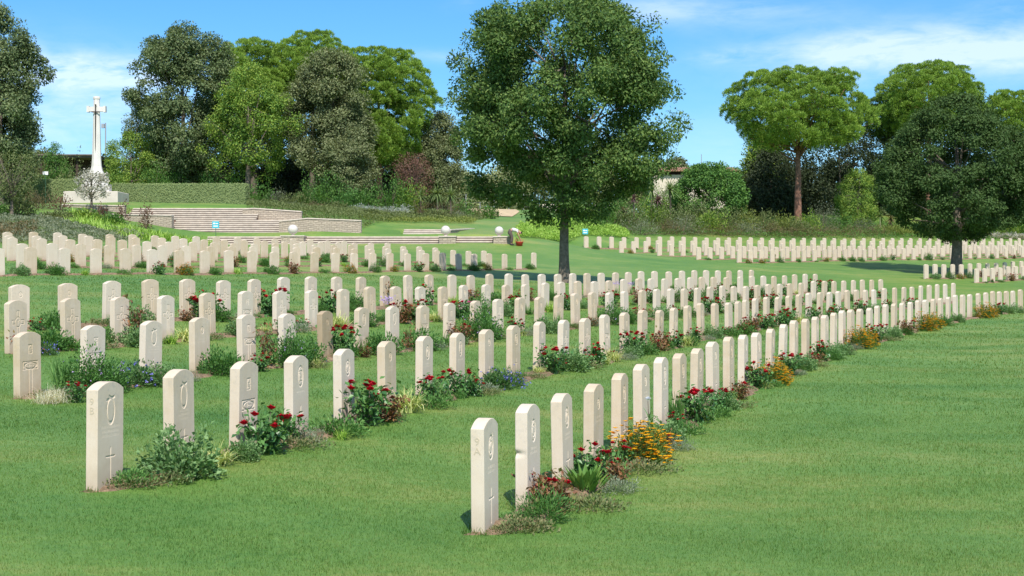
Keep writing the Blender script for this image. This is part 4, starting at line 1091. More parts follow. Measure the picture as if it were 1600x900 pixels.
put_tree('stone_pine_tree', 'broad domed bright pine at the right end of the left grove', 'tree', 592, 127, [(79, 30), (92, 55), (120, 74), (160, 82), (200, 82), (235, 68), (256, 44)], PINE, 18, 'pine', .34, M_PBARK, 1632, 300, 0.58, .24, .06, group=BT)
put_tree('cedar_tree', 'small layered conifer between the cross and the tall oak', 'tree', 213, 123, [(166, 8), (185, 18), (210, 23), (240, 23), (262, 20)], OLIVE, 19, trunk_r=.15, n_cl=70, n_lf=70, cl_r=.6, Lf=.24, Wf=.08, group=BT)
put_tree('small_tree', 'light yellow-green bushy tree behind the hedge', 'tree', 205, 119, [(206, 14), (225, 40), (255, 50), (286, 48), (305, 30)], MAPLE, 20, trunk_r=.12, n_cl=130, n_lf=131, cl_r=.62, Lf=0.15, Wf=0.08, group=BT)
put_tree('olive_tree', 'grey-olive tree just left of the big round tree', 'tree', 688, 128, [(178, 12), (200, 28), (240, 38), (280, 38), (305, 28)], OAKB, 21, trunk_r=.2, n_cl=120, n_lf=253, cl_r=.75, Lf=0.20, Wf=0.11, group=BT)
put_tree('copper_shrub_tree', 'sparse coppery red shrub under the domed pine', 'tree', 648, 117, [(242, 22), (260, 38), (285, 38), (304, 24)], REDB, 22, trunk_r=.09, bark=M_TWIG, n_cl=90, n_lf=34, cl_r=.7, Lf=.16, Wf=.08, limbs=60, group=BT)
put_tree('young_conifer_tree', 'small dark conifer left of the stone cross', 'tree', 87, 123, [(222, 4), (240, 15), (265, 24), (290, 26)], GREENB, 23, trunk_r=.1, n_cl=70, n_lf=70, cl_r=.5, Lf=.2, Wf=.07, group=BT)
put_tree('sapling_tree', 'young tree with silvery white foliage in front of the cross plinth', 'tree', 143, 93, [(262, 10), (275, 28), (295, 33), (308, 20)], BLOSS, 24, trunk_r=.09, bark=M_BARK, n_cl=64, n_lf=34, cl_r=.34, Lf=.12, Wf=.08, limbs=26, hollow=.3)
put_tree('sapling_tree', 'small multi-stemmed grey-green tree near the left edge', 'tree', 18, 84, [(238, 16), (252, 36), (275, 44), (298, 40), (308, 24)], OLIVE, 25, trunk_r=.11, bark=M_BARK, n_cl=100, n_lf=36, cl_r=.42, Lf=.13, Wf=.06, limbs=40, hollow=.25, trunk_top=.3)
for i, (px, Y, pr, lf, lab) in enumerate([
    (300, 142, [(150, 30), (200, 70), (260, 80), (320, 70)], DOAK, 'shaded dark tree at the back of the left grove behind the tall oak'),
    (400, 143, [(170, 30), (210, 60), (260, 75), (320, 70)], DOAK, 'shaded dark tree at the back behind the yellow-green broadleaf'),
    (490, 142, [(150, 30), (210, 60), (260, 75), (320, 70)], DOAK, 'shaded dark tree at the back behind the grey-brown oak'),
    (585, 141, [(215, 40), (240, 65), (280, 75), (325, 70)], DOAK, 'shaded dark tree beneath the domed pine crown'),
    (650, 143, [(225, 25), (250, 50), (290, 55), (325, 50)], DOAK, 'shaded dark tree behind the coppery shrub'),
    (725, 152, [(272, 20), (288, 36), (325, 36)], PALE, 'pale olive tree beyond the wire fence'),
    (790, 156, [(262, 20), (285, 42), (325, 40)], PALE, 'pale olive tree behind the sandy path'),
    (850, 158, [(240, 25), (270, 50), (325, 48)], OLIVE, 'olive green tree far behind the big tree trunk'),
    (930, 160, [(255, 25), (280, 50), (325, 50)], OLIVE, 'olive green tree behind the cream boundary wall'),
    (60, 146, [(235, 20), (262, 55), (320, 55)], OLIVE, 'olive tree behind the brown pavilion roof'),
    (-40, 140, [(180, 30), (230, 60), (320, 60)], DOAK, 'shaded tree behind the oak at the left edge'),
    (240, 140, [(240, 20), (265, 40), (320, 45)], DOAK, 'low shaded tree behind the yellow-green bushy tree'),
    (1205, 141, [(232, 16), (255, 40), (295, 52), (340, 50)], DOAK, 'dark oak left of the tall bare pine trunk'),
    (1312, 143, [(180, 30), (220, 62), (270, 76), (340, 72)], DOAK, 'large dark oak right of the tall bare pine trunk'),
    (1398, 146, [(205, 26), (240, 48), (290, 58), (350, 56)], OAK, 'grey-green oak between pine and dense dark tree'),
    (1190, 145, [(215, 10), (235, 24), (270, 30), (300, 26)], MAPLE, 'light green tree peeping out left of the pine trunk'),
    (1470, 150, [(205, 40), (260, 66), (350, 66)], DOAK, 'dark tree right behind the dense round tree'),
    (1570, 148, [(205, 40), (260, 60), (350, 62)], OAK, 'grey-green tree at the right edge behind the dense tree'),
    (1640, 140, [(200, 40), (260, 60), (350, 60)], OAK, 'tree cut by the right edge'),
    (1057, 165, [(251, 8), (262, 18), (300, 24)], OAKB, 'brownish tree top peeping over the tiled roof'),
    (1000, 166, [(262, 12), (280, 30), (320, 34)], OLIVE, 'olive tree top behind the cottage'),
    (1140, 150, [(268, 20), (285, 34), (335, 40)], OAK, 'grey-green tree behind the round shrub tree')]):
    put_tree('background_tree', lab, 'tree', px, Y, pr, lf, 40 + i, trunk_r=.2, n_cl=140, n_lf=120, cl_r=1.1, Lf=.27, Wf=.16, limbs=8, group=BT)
put_tree('stone_pine_tree', 'umbrella pine with tall bare reddish trunk on the right', 'tree', 1247, 128.5, [(112, 38), (122, 66), (140, 85), (165, 98), (186, 103), (205, 98), (222, 82), (232, 44)], PINE, 71, 'pine', .36, M_PBARK, 1824, 300, 0.61, .24, .06, 34, BT, lump=.24, voids=.22)
put_tree('stone_pine_tree', 'high bright pine above the dense dark tree', 'tree', 1452, 141, [(104, 32), (114, 62), (140, 80), (170, 84), (196, 74), (208, 46)], PINE, 72, 'pine', .36, M_PBARK, 1536, 300, 0.63, .24, .06, 26, BT)
put_tree('stone_pine_tree', 'thin lower pine crown between the two right pines', 'tree', 1388, 146, [(150, 20), (164, 38), (190, 46), (216, 36)], PINE2, 73, 'pine', .26, M_PBARK, 576, 300, 0.57, .24, .06, 20, BT)
put_tree('stone_pine_tree', 'pine crown cut off by the right edge', 'tree', 1588, 143, [(145, 22), (155, 46), (182, 62), (210, 54)], PINE, 74, 'pine', .3, M_PBARK, 960, 300, 0.61, .24, .06, 20, BT)
put_tree('round_tree', 'rounded dark green small tree below the cottage roof', 'tree', 1108, 121, [(258, 24), (270, 46), (300, 62), (330, 58), (348, 40)], GREENB, 75, trunk_r=.14, n_cl=220, n_lf=130, cl_r=.6, Lf=.2, Wf=.13, group=BT, lump=.1, hollow=.55)
put_tree('bushy_tree', 'bright green bushy tree right of the bare pine trunk', 'tree', 1340, 132, [(264, 12), (285, 30), (312, 38), (338, 37), (352, 25)], MAPLE, 76, trunk_r=.1, n_cl=120, n_lf=140, cl_r=.6, Lf=0.14, Wf=0.08, group=BT)
# ------------------------------------------------------------------ shrubs on the banks (own object each)
SHK = {'green': ('green_shrub', 'leafy mid green shrub', GREENB), 'olive': ('olive_shrub', 'olive green shrub', OLIVE), 'grey': ('grey_shrub', 'soft grey-green shrub', GREY),
       'lav': ('lavender_shrub', 'rounded silvery lavender shrub', LAV), 'heath': ('heath_shrub', 'brownish heath shrub', HEATH), 'yellow': ('yellow_shrub', 'yellow-green shrub', YELLOW),
       'dark': ('dark_shrub', 'dark green shrub', M_DARK), 'maple': ('light_shrub', 'light green bushy shrub', MAPLE), 'red': ('red_shrub', 'leggy red-leaved shrub', REDB),
       'bloss': ('blossom_shrub', 'pale blue-white flowering shrub', BLOSS)}
SHRUBS = [  # zone, px, Y, top py, half width px, kind
 ('on the right bank', [(918, 106, 340, 26, 'green'), (952, 112, 318, 30, 'green'), (985, 111, 325, 26, 'olive'), (1000, 108, 345, 34, 'grey'), (1022, 115, 312, 30, 'maple'), (1052, 113, 330, 30, 'olive'), (1040, 110, 348, 26, 'heath'), (1068, 111, 340, 28, 'grey'),
   (1090, 117, 318, 34, 'olive'), (1110, 115, 332, 30, 'maple'), (1085, 112, 356, 24, 'heath'), (1135, 117, 330, 32, 'olive'), (1128, 114, 352, 30, 'heath'), (1160, 120, 330, 28, 'yellow'), (1165, 116, 348, 28, 'grey'), (1190, 121, 332, 28, 'olive'),
   (1200, 118, 350, 30, 'heath'), (1222, 122, 338, 26, 'yellow'), (1245, 121, 346, 26, 'olive'), (1262, 124, 336, 22, 'maple'), (1240, 119, 356, 28, 'heath'), (1285, 126, 322, 26, 'grey'), (1280, 121, 352, 28, 'heath'), (1310, 128, 340, 22, 'green'),
   (1322, 123, 354, 28, 'heath'), (1345, 129, 345, 24, 'grey'), (1362, 125, 355, 26, 'heath'), (1395, 127, 352, 26, 'yellow'), (1425, 128, 356, 26, 'yellow'), (1455, 129, 360, 24, 'olive'), (1500, 131, 352, 28, 'maple'), (1535, 132, 350, 26, 'maple'), (1575, 133, 340, 28, 'maple'), (1605, 133, 345, 26, 'green'),
   (1545, 130, 366, 22, 'bloss'), (1575, 130, 366, 22, 'bloss'), (1603, 130, 367, 20, 'bloss'), (905, 109, 350, 22, 'heath'), (1020, 124, 302, 24, 'green'), (1042, 125, 296, 22, 'olive'), (1062, 124, 300, 22, 'maple'), (968, 118, 306, 26, 'green'), (940, 117, 312, 24, 'olive'), (912, 115, 322, 24, 'maple')]),
 ('on the slope under the left grove', [(400, 110, 292, 26, 'green'), (430, 111, 300, 26, 'grey'), (462, 110, 304, 24, 'olive'), (505, 112, 277, 38, 'green'), (480, 111, 300, 22, 'dark'), (545, 110, 296, 28, 'dark'), (572, 110, 298, 26, 'green'), (612, 111, 281, 32, 'green'), (640, 111, 292, 26, 'maple'),
   (520, 107, 316, 20, 'olive'), (490, 107, 318, 22, 'heath'), (452, 106, 318, 20, 'grey'), (560, 108, 322, 16, 'lav'), (578, 107, 324, 12, 'lav'), (594, 107, 326, 11, 'lav'), (612, 107, 325, 12, 'lav'), (630, 107, 323, 13, 'lav'), (665, 108, 316, 22, 'heath'), (700, 111, 312, 22, 'heath'), (722, 113, 318, 20, 'green'), (640, 106, 334, 18, 'olive'), (735, 114, 326, 20, 'heath'), (600, 104, 336, 20, 'grey'), (680, 107, 330, 22, 'olive'), (760, 116, 326, 18, 'green'), (715, 110, 332, 20, 'grey'), (575, 102, 334, 18, 'olive')]),
 ('beside the left steps', [(60, 90, 302, 28, 'heath'), (30, 86, 312, 26, 'olive'), (95, 91, 306, 16, 'red'), (160, 89, 322, 8, 'red'), (192, 90, 320, 11, 'red'), (228, 90, 320, 9, 'red'), (130, 88, 330, 22, 'maple'), (175, 88, 338, 18, 'green'), (90, 86, 332, 24, 'olive'), (-15, 84, 320, 30, 'green')]),
 ('behind the clipped hedge', [(62, 118, 258, 20, 'heath'), (110, 117, 262, 22, 'olive'), (135, 118, 272, 16, 'grey'), (180, 116, 270, 26, 'maple'), (240, 117, 262, 24, 'green'), (270, 119, 268, 22, 'dark'), (330, 119, 272, 24, 'dark'), (360, 118, 280, 20, 'green')])]
for zone, lst in SHRUBS:
    cnt = {}
    per = {}
    for q in lst: per.setdefault(q[4], []).append(q[0])
    for i, (px, Y, tp, hw, kd) in enumerate(lst):
        b = on_ground(px, Y); H = max(.35, ZC + (PYH - tp) / F * Y - b[2]); R = hw / F * Y
        nm, lab, mt = SHK[kd]
        rng = np.random.default_rng(900 + i * 7 + len(zone))
        fl = FL()
        n = int(900 + 420 * R * H)
        P, D, N, a, w = mound(rng, n, R, H, .17, .075, pw=.30)
        if kd in ('heath', 'lav', 'grey'): a *= .75; w *= .5
        if kd == 'red': P = P[:260]; D = D[:260]; N = N[:260]; a = a[:260]; w = w[:260]
        st = MB()
        for s in range(7):
            q = P[rng.integers(len(P))]; st.tube([(q[0] * .1, q[1] * .1, -.1), q * np.array((.5, .5, .55)), q], [.03, .02, .008], 4)
        fl.lv(P, D, N, a, w)
        root = empty(nm, b)
        fl.m.build('foliage', mt, root); st.build('stems', M_BARK2, root)
        xs_ = sorted(per[kd]); m = xs_.index(px)
        if len(xs_) == 1: pos = 'the only one'
        else: pos = ordinal(m + 1) + ' such from the left'
        tag(root, lab + ' ' + zone + ', ' + pos, 'shrub', 'shrubs ' + zone)

# palms and agaves
def rosette(name, label, px, Y, base_py, trunk_h, n, Ln, Wd, mat, group, seed):
    rng = np.random.default_rng(seed)
    b = on_ground(px, Y); top = at(px, base_py, Y)[2] - b[2]
    root = empty(name, b); tag(root, label, 'palm' if trunk_h else 'agave', group)
    if trunk_h:
        t = MB(); t.tube([(0, 0, -.1), (.02, 0, top * .5), (0, 0, top)], [.09, .07, .06], 7); t.build('trunk', M_BARK2, root)
    d = rdir(rng, n); d[:, 2] = d[:, 2] * .8 + .25
    fl = FL(); fl.bl(np.tile((0, 0, max(top, .1)), (n, 1)) + d * .05, d, Ln * rng.uniform(.7, 1.1, n), np.full(n, Wd), rng.uniform(.1, .5, n)); fl.m.build('leaves', mat, root)
G_ = 'dracaena palms on the slope'
rosette('dracaena_palm', 'spiky pale green dracaena, leftmost of three on the slope', 657, 109, 306, 1, 90, .95, .07, PALMG, G_, 1)
rosette('dracaena_palm', 'spiky green dracaena in the middle of three on the slope', 683, 108, 303, 1, 100, 1.05, .07, PALMG, G_, 2)
rosette('dracaena_palm', 'spiky green dracaena nearest the sandy path', 704, 108, 305, 1, 100, 1.0, .07, PALMG, G_, 3)
rosette('yucca_palm', 'yellowish yucca left of the cottage wall foot', 1018, 117, 298, 1, 80, 1.2, .09, PALMG, 'yuccas below the cottage', 4)
rosette('yucca_palm', 'large spiky yucca below the cottage wall', 1047, 116, 296, 1, 90, 1.4, .09, PALMG, 'yuccas below the cottage', 5)
rosette('purple_agave', 'dark purple spiky rosette below the cottage', 1028, 114, 313, 0, 70, .75, .10, PURP, 'purple rosettes on the right bank', 6)
rosette('purple_agave', 'dark purple spiky rosette on a stem beside the big tree', 976, 112, 331, 1, 70, .8, .10, PURP, 'purple rosettes on the right bank', 7)
rosette('purple_agave', 'smaller purple rosette leaning under the big tree', 990, 114, 312, 1, 60, .7, .09, PURP, 'purple rosettes on the right bank', 8)
rosette('yucca_palm', 'spiky grey-green yucca near the dense dark tree', 1375, 131, 338, 1, 80, 1.0, .08, PALMG, 'yuccas by the dense tree', 9)
rosette('yucca_palm', 'dry brownish yucca near the dense dark tree', 1392, 131, 342, 1, 80, 1.0, .08, HEATH, 'yuccas by the dense tree', 10)

# mass plantings
def cover(name, label, cat, poly, n, style, mat, hgt, seed):
    rng = np.random.default_rng(seed)
    poly = np.array(poly, float)
    lo, hi = poly.min(0), poly.max(0)
    q = rng.uniform(lo, hi, (n * 3, 2))
    ins = np.zeros(len(q), bool); j = len(poly) - 1
    for i in range(len(poly)):
        xi, yi = poly[i]; xj, yj = poly[j]
        c = ((yi > q[:, 1]) != (yj > q[:, 1])) & (q[:, 0] < (xj - xi) * (q[:, 1] - yi) / (yj - yi + 1e-9) + xi); ins ^= c; j = i
    q = q[ins][:n]; n = len(q)
    X = (q[:, 0] - 800) / F * q[:, 1]; Y = q[:, 1]; Z = gi(X, Y)
    lump = .6 + .4 * np.sin(X * 1.7 + seed) * np.sin(Y * 1.3 + X * .6)
    fl = FL()
    if style == 'strap':
        a = rng.uniform(0, 2 * PI, n); tl = rng.uniform(.2, .9, n)
        fl.bl(np.c_[X, Y, Z], np.c_[np.cos(a) * tl, np.sin(a) * tl, np.ones(n)], hgt * rng.uniform(.7, 1.2, n), np.full(n, .05), rng.uniform(.2, .6, n))
    else:
        P = np.c_[X, Y, Z + hgt * lump * rng.random(n) ** .5]
        d = rdir(rng, n); d[:, 2] = np.abs(d[:, 2])
        fl.lv(P, d, rdir(rng, n) * .6 + np.array((0, 0, 1.)), rng.uniform(.10, .19, n), rng.uniform(.04, .08, n))
    o = fl.m.build(name, mat); tag(o, label, cat, kind='stuff')
cover('daylily_bed', 'bright lime green strap-leaved bed beside the lower steps', 'plant bed', [(100, 84), (120, 80), (205, 73), (330, 82.5), (335, 87), (270, 88), (190, 88), (110, 90)], 5200, 'strap', M_LIME, .75, 1)
cover('ground_cover', 'low grey-green ground cover behind the left rear block', 'ground cover', [(-90, 60), (60, 62), (190, 70), (240, 78), (150, 82), (90, 88), (-90, 80)], 24000, 'leaf', GREY, .38, 2)
cover('ground_cover', 'reddish-brown ground cover at the left edge', 'ground cover', [(-90, 62), (50, 64), (60, 74), (-90, 76)], 6000, 'leaf', HEATH, .5, 3)
cover('ground_cover', 'bright lime green planting right of the steps', 'ground cover', [(808, 90), (885, 97), (912, 101.3), (985, 103.6), (975, 109), (900, 112), (845, 111), (806, 98)], 26000, 'leaf', YELLOW if False else M_LIME, .65, 4)
cover('ground_cover', 'yellowish low planting above the right-hand lawn step', 'ground cover', [(560, 97.5), (640, 98.5), (740, 103), (745, 107), (660, 107), (570, 103)], 8000, 'leaf', YELLOW, .35, 5)
cover('ground_cover', 'soft olive planting on the slope above the stone wall', 'ground cover', [(385, 97.2), (470, 97), (475, 93.6), (566, 93.4), (600, 97.5), (720, 106), (760, 112), (720, 118), (560, 114), (390, 109)], 34000, 'leaf', OLIVE, .5, 6)
cover('ground_cover', 'brown and green low growth across the right bank', 'ground cover', [(900, 103.5), (1000, 107), (1100, 111), (1330, 120), (1620, 130), (1620, 139), (1330, 134), (1100, 124), (900, 114)], 7000, 'leaf', HEATH, .45, 7)
cover('ground_cover', 'fresh green low growth between the shrubs of the right bank', 'ground cover', [(900, 103.5), (1000, 107), (1100, 111), (1330, 120), (1620, 130), (1620, 141), (1330, 139), (1100, 128), (900, 117)], 36000, 'leaf', GREENB, .6, 8)

rng = np.random.default_rng(77)
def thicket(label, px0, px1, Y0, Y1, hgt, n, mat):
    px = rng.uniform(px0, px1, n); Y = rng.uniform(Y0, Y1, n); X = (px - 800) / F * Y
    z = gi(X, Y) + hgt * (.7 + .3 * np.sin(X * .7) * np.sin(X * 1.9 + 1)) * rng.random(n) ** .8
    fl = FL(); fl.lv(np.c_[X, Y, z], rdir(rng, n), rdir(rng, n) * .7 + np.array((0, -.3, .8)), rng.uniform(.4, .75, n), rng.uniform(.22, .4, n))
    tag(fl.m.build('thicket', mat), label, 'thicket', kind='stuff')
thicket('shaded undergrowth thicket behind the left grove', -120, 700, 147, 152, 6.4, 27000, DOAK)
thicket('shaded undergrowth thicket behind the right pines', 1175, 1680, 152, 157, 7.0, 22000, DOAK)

# ------------------------------------------------------------------ masonry
def masonry(name, a, b, mortar, bw=.55, bh=.2):
    m, t = material(name)
    obj = t.new('ShaderNodeNewGeometry').outputs['Position']
    sp = t.new('ShaderNodeSeparateXYZ'); t.l.new(obj, sp.inputs[0])
    cb = t.new('ShaderNodeCombineXYZ'); t.l.new(t.math('ADD', sp.outputs[0], sp.outputs[1]), cb.inputs[0]); t.l.new(sp.outputs[2], cb.inputs[1])
    wn = t.new('ShaderNodeVectorMath', operation='ADD'); t.l.new(cb.outputs[0], wn.inputs[0])
    nz = t.new('ShaderNodeTexNoise', _Scale=2.2, _Detail=3.0); t.l.new(obj, nz.inputs['Vector'])
    sc = t.new('ShaderNodeVectorMath', operation='SCALE'); t.l.new(nz.outputs[1], sc.inputs[0]); sc.inputs['Scale'].default_value = .22
    t.l.new(sc.outputs[0], wn.inputs[1])
    br = t.new('ShaderNodeTexBrick', _Scale=1.0)
    t.l.new(wn.outputs[0], br.inputs['Vector'])
    br.inputs['Color1'].default_value = (*a, 1); br.inputs['Color2'].default_value = (*b, 1); br.inputs['Mortar'].default_value = (*mortar, 1)
    br.inputs['Mortar Size'].default_value = .018; br.inputs['Brick Width'].default_value = bw; br.inputs['Row Height'].default_value = bh
    c = t.mix(t.ramp(t.noise(obj, 5, 4, .7), [(.35, .45), (.65, 0.0)]), br.outputs[0], tuple(x * .55 for x in a))
    p = t.new('ShaderNodeBsdfPrincipled', _Roughness=.9); t.l.new(c, p.inputs['Base Color'])
    bm = t.new('ShaderNodeBump', _Strength=.8, _Distance=.03); t.l.new(br.outputs[1], bm.inputs['Height']); bm.invert = True
    t.l.new(bm.outputs[0], p.inputs['Normal'])
    o = t.new('ShaderNodeOutputMaterial'); t.l.new(p.outputs[0], o.inputs[0])
    return m
M_WALL = masonry('rubble_stone_wall', (.50, .42, .32), (.38, .32, .25), (.27, .22, .17), .34, .13)
M_COPING = simple('pale_stone_coping', (.58, .50, .42), .85, .15, 4)
M_TREAD = simple('pale_beige_tread', (.51, .445, .365), .85, .15, 3)
M_RISER = simple('red_brown_riser', (.15, .095, .075), .9, .3, 3)
M_WSTONE = simple('white_cross_stone', (.63, .60, .555), .8, .06, 2)
M_BRONZE = simple('dark_bronze', (.06, .05, .04), .5, .2, 5, 0, .7)

def flight(f, label):
    root = empty('stone_steps', ((f['x0'] + f['x1']) / 2, f['y0'], f['z0'])); tag(root, label, 'steps', 'flights of stone steps below the cross')
    hw = (f['x1'] - f['x0']) / 2; r = f['rise']; t = f['tread']
    rb = MB(); tb = MB()
    for i in range(f['n']):
        ye = f['n'] * t + 1.1
        rb.box(-hw, hw, i * t, (i + 1) * t + .02 if i < f['n'] - 1 else ye, -.6 if i == 0 else i * r - .02, (i + 1) * r - .085)
        tb.box(-hw - .002, hw + .002, i * t - .035, (i + 1) * t - .04 if i < f['n'] - 1 else ye, (i + 1) * r - .085, (i + 1) * r)
    rb.build('risers', M_RISER, root); tb.build('treads', M_TREAD, root)
flight(FLIGHTS[0], 'wide lowest flight of stone steps behind the left rear block')
flight(FLIGHTS[1], 'middle flight of stone steps left of the long rubble wall')
flight(FLIGHTS[2], 'highest flight of stone steps below the clipped hedge')
flight(FLIGHTS[3], 'short flight of stone steps cut into the lawn by the middle globe lamp')

def wall(label, px0, px1, Y0, Y1, py_top0, py_top1, thick=.45, depth=1.6, mid=None):
    """retaining wall between two points; mid = (fraction, py) adds a peak"""
    A = at(px0, py_top0, Y0); B = at(px1, py_top1, Y1)
    pts = [A] + ([at(px0 + (px1 - px0) * mid[0], mid[1], Y0 + (Y1 - Y0) * mid[0])] if mid else []) + [B]
    c = (A + B) / 2
    root = empty('retaining_wall', (c[0], c[1], c[2] - depth)); tag(root, label, 'wall', 'rubble retaining walls by the steps')
    o0 = np.array((c[0], c[1], c[2] - depth))
    d = unit(np.array((B[0] - A[0], B[1] - A[1], 0))); nrm = np.array((d[1], -d[0], 0))
    body = MB(); cop = MB()
    for p, q in zip(pts[:-1], pts[1:]):
        ring = lambda w, e: [w + nrm * thick / 2 + np.array((0, 0, -depth - e)), w - nrm * thick / 2 + np.array((0, 0, -depth - e)), w - nrm * thick / 2 + np.array((0, 0, -.07)), w + nrm * thick / 2 + np.array((0, 0, -.07))]
        body.loft([[tuple(v - o0) for v in ring(p, 0)], [tuple(v - o0) for v in ring(q, 0)]])
        rc = lambda w: [w + nrm * (thick / 2 + .05) + np.array((0, 0, -.068)), w - nrm * (thick / 2 + .05) + np.array((0, 0, -.068)), w - nrm * (thick / 2 + .05), w + nrm * (thick / 2 + .05)]
        cop.loft([[tuple(v - o0) for v in rc(p)], [tuple(v - o0) for v in rc(q)]])
    body.build('masonry', M_WALL, root); cop.build('coping', M_COPING, root)
wall('long rubble retaining wall right of the middle steps', 437, 565, 92.3, 92.3, 345, 344, mid=(.35, 340.5))
wall('upper rubble retaining wall right of the highest steps', 380, 472, 95.9, 95.9, 326, 330, mid=(.2, 325))
wall('low rubble retaining wall left of the middle steps behind the daylilies', 176, 270, 92.5, 92.2, 334, 336)
wall('upper rubble wall beneath the cross terrace on the left', 98, 196, 95.6, 95.6, 319, 321)
wall('short rubble wall with sloping coping beside the middle globe lamp', 700, 737, 92.0, 97.5, 358.5, 356.5, .35, .7)
def pier(label, px0, px1, Y, py_top):
    a = at(px0, py_top, Y); b = at(px1, py_top, Y); w = (b[0] - a[0]) / 2
    root = empty('stone_pier', ((a[0] + b[0]) / 2, Y + w, a[2] - 1.0)); tag(root, label, 'pier', 'stone piers in the lowest flight')
    m = MB(); m.box(-w, w, -.55, 1.6, -.3, .93); m.build('masonry', M_WALL, root)
    m = MB(); m.box(-w - .04, w + .04, -.6, 1.62, .932, 1.0); m.build('coping', M_COPING, root)
    return ((a[0] + b[0]) / 2, Y + w, a[2])
LP = [pier('stone pier under the leftmost globe lamp', 438, 474, 87.9, 367.6), pier('stone pier under the middle globe lamp', 686, 712, 87.9, 368.4), pier('stone pier at the right end of the lowest steps', 771, 801, 87.9, 368.8)]
M_GLOBE = simple('opal_globe', (.60, .55, .50), .35, .04, 2)
for (x, y, z), dx, r, lab in zip(LP, (0, -.12, -.25), (.31, .29, .275), ('white globe lamp on the leftmost pier', 'white globe lamp on the middle pier', 'white globe lamp nearest the bending person')):
    root = empty('globe_lamp', (x + dx, y - .3, z)); tag(root, lab, 'lamp', 'white globe lamps on the step piers')
    m = MB(); m.lathe([(.13, 0), (.13, .03), (.09, .05), (.09, .08)], 14); m.build('base', M_COPING, root)
    m = MB(); m.lathe([(r * math.sin(a), .06 + r - r * math.cos(a)) for a in np.linspace(.3, PI - .02, 18)], 28); m.build('globe', M_GLOBE, root, smooth=True)

# ------------------------------------------------------------------ the cross
cb = at(151, 316, 104); sc = 104 / F
root = empty('memorial_cross', cb); tag(root, 'tall white stone memorial cross with bronze sword on a wide plinth', 'monument')
m = MB(); m.box(-1.98, 1.98, -1.5, 1.5, -.5, .72, bevel=.04); m.build('plinth', simple('cream_plinth_stone', (.54, .48, .41), .85, .1, 1.5), root)
def octa(r, z, sq=.78): return [(r * math.cos(PI / 8 + k * PI / 4) * 1.08, r * sq * math.sin(PI / 8 + k * PI / 4) * 1.08, z) for k in range(8)]
m = MB(); m.loft([octa(1.02, .72), octa(1.02, 1.3)]); m.loft([octa(.80, 1.301), octa(.80, 1.9)]); m.loft([octa(.62, 1.901), octa(.58, 2.12)]); m.build('pedestal', M_WSTONE, root)
m = MB(); m.loft([octa(.53, 2.121), octa(.43, 2.32), octa(.355, 2.65), octa(.315, 3.2), octa(.27, 5.2), octa(.235, 6.5), octa(.215, 7.5), octa(.215, 7.62)]); m.loft([octa(.25, 7.621), octa(.25, 7.74), octa(.21, 7.80)])
m.build('shaft', M_WSTONE, root)
m = MB()
for s in (-1, 1):
    ring = lambda x, h, d: [(s * x, -d, 6.87 - h), (s * x, d, 6.87 - h), (s * x, d, 6.87 + h), (s * x, -d, 6.87 + h)]
    m.loft([ring(.05, .185, .14), ring(.52, .17, .13), ring(.521, .225, .17), ring(.70, .225, .17)])
m.build('arm', M_WSTONE, root)
sw = mobj('sword', None, root) if False else None
m = MB(); yf = -.27
m.loft([[(-.045, yf, 6.6), (0, yf - .03, 6.6), (.045, yf, 6.6), (0, yf + .02, 6.6)], [(-.02, yf - .06, 4.1), (0, yf - .08, 4.1), (.02, yf - .06, 4.1), (0, yf - .04, 4.1)], [(-.004, yf - .08, 3.75), (0, yf - .085, 3.75), (.004, yf - .08, 3.75), (0, yf - .078, 3.75)]])
m.box(-.30, .30, yf - .04, yf + .02, 6.60, 6.68); m.box(-.035, .035, yf - .03, yf + .02, 6.68, 7.1); m.lathe([(.02, 7.1), (.06, 7.13), (.06, 7.18), (.02, 7.21)], 10, c=(0, yf))
m.build('sword', M_BRONZE, root)

# clipped hedges
def hedge(label, px0, px1, Y, py0, py1, depth):
    a = at(px0, py1, Y); b = at(px1, py1, Y); H = at(px0, py0, Y)[2] - a[2]; w = b[0] - a[0]
    rng = np.random.default_rng(int(px0) + 500)
    root = empty('clipped_hedge', ((a[0] + b[0]) / 2, Y, a[2] - .1)); tag(root, label, 'hedge', 'clipped hedges behind the cross')
    m = MB(); m.box(-w / 2 + .06, w / 2 - .06, .06, depth - .06, -.3, H - .02); m.build('core', simple('hedge_core', (.15, .20, .085), .95, .3, 9), root)
    n = int(1500 * w); q = rng.random((n, 3)); fsel = rng.random(n)
    P = np.c_[(q[:, 0] - .5) * w, q[:, 1] * depth, q[:, 2] * (H + .1)]
    P[fsel < .62, 1] = rng.normal(size=(fsel < .62).sum()) * .02
    t = (fsel >= .62) & (fsel < .9); P[t, 2] = H + .04 + rng.normal(size=t.sum()) * .02
    e = fsel >= .9; P[e, 0] = np.sign(q[e, 0] - .5) * w / 2 + rng.normal(size=e.sum()) * .02
    fl = FL(); fl.lv(P, rdir(rng, n), rdir(rng, n) * .5 + np.where((fsel < .62)[:, None], np.array((0, -1., .35)), np.array((0, -.2, 1.))), .07 * rng.uniform(.7, 1.3, n), .05 * rng.uniform(.7, 1.3, n)); fl.m.build('foliage', HEDGE, root)
hedge('long clipped hedge right of the cross plinth', 176, 384, 107, 286, 323, 1.6)
hedge('shorter clipped hedge left of the cross plinth', 52, 150, 108, 279, 322, 1.6)

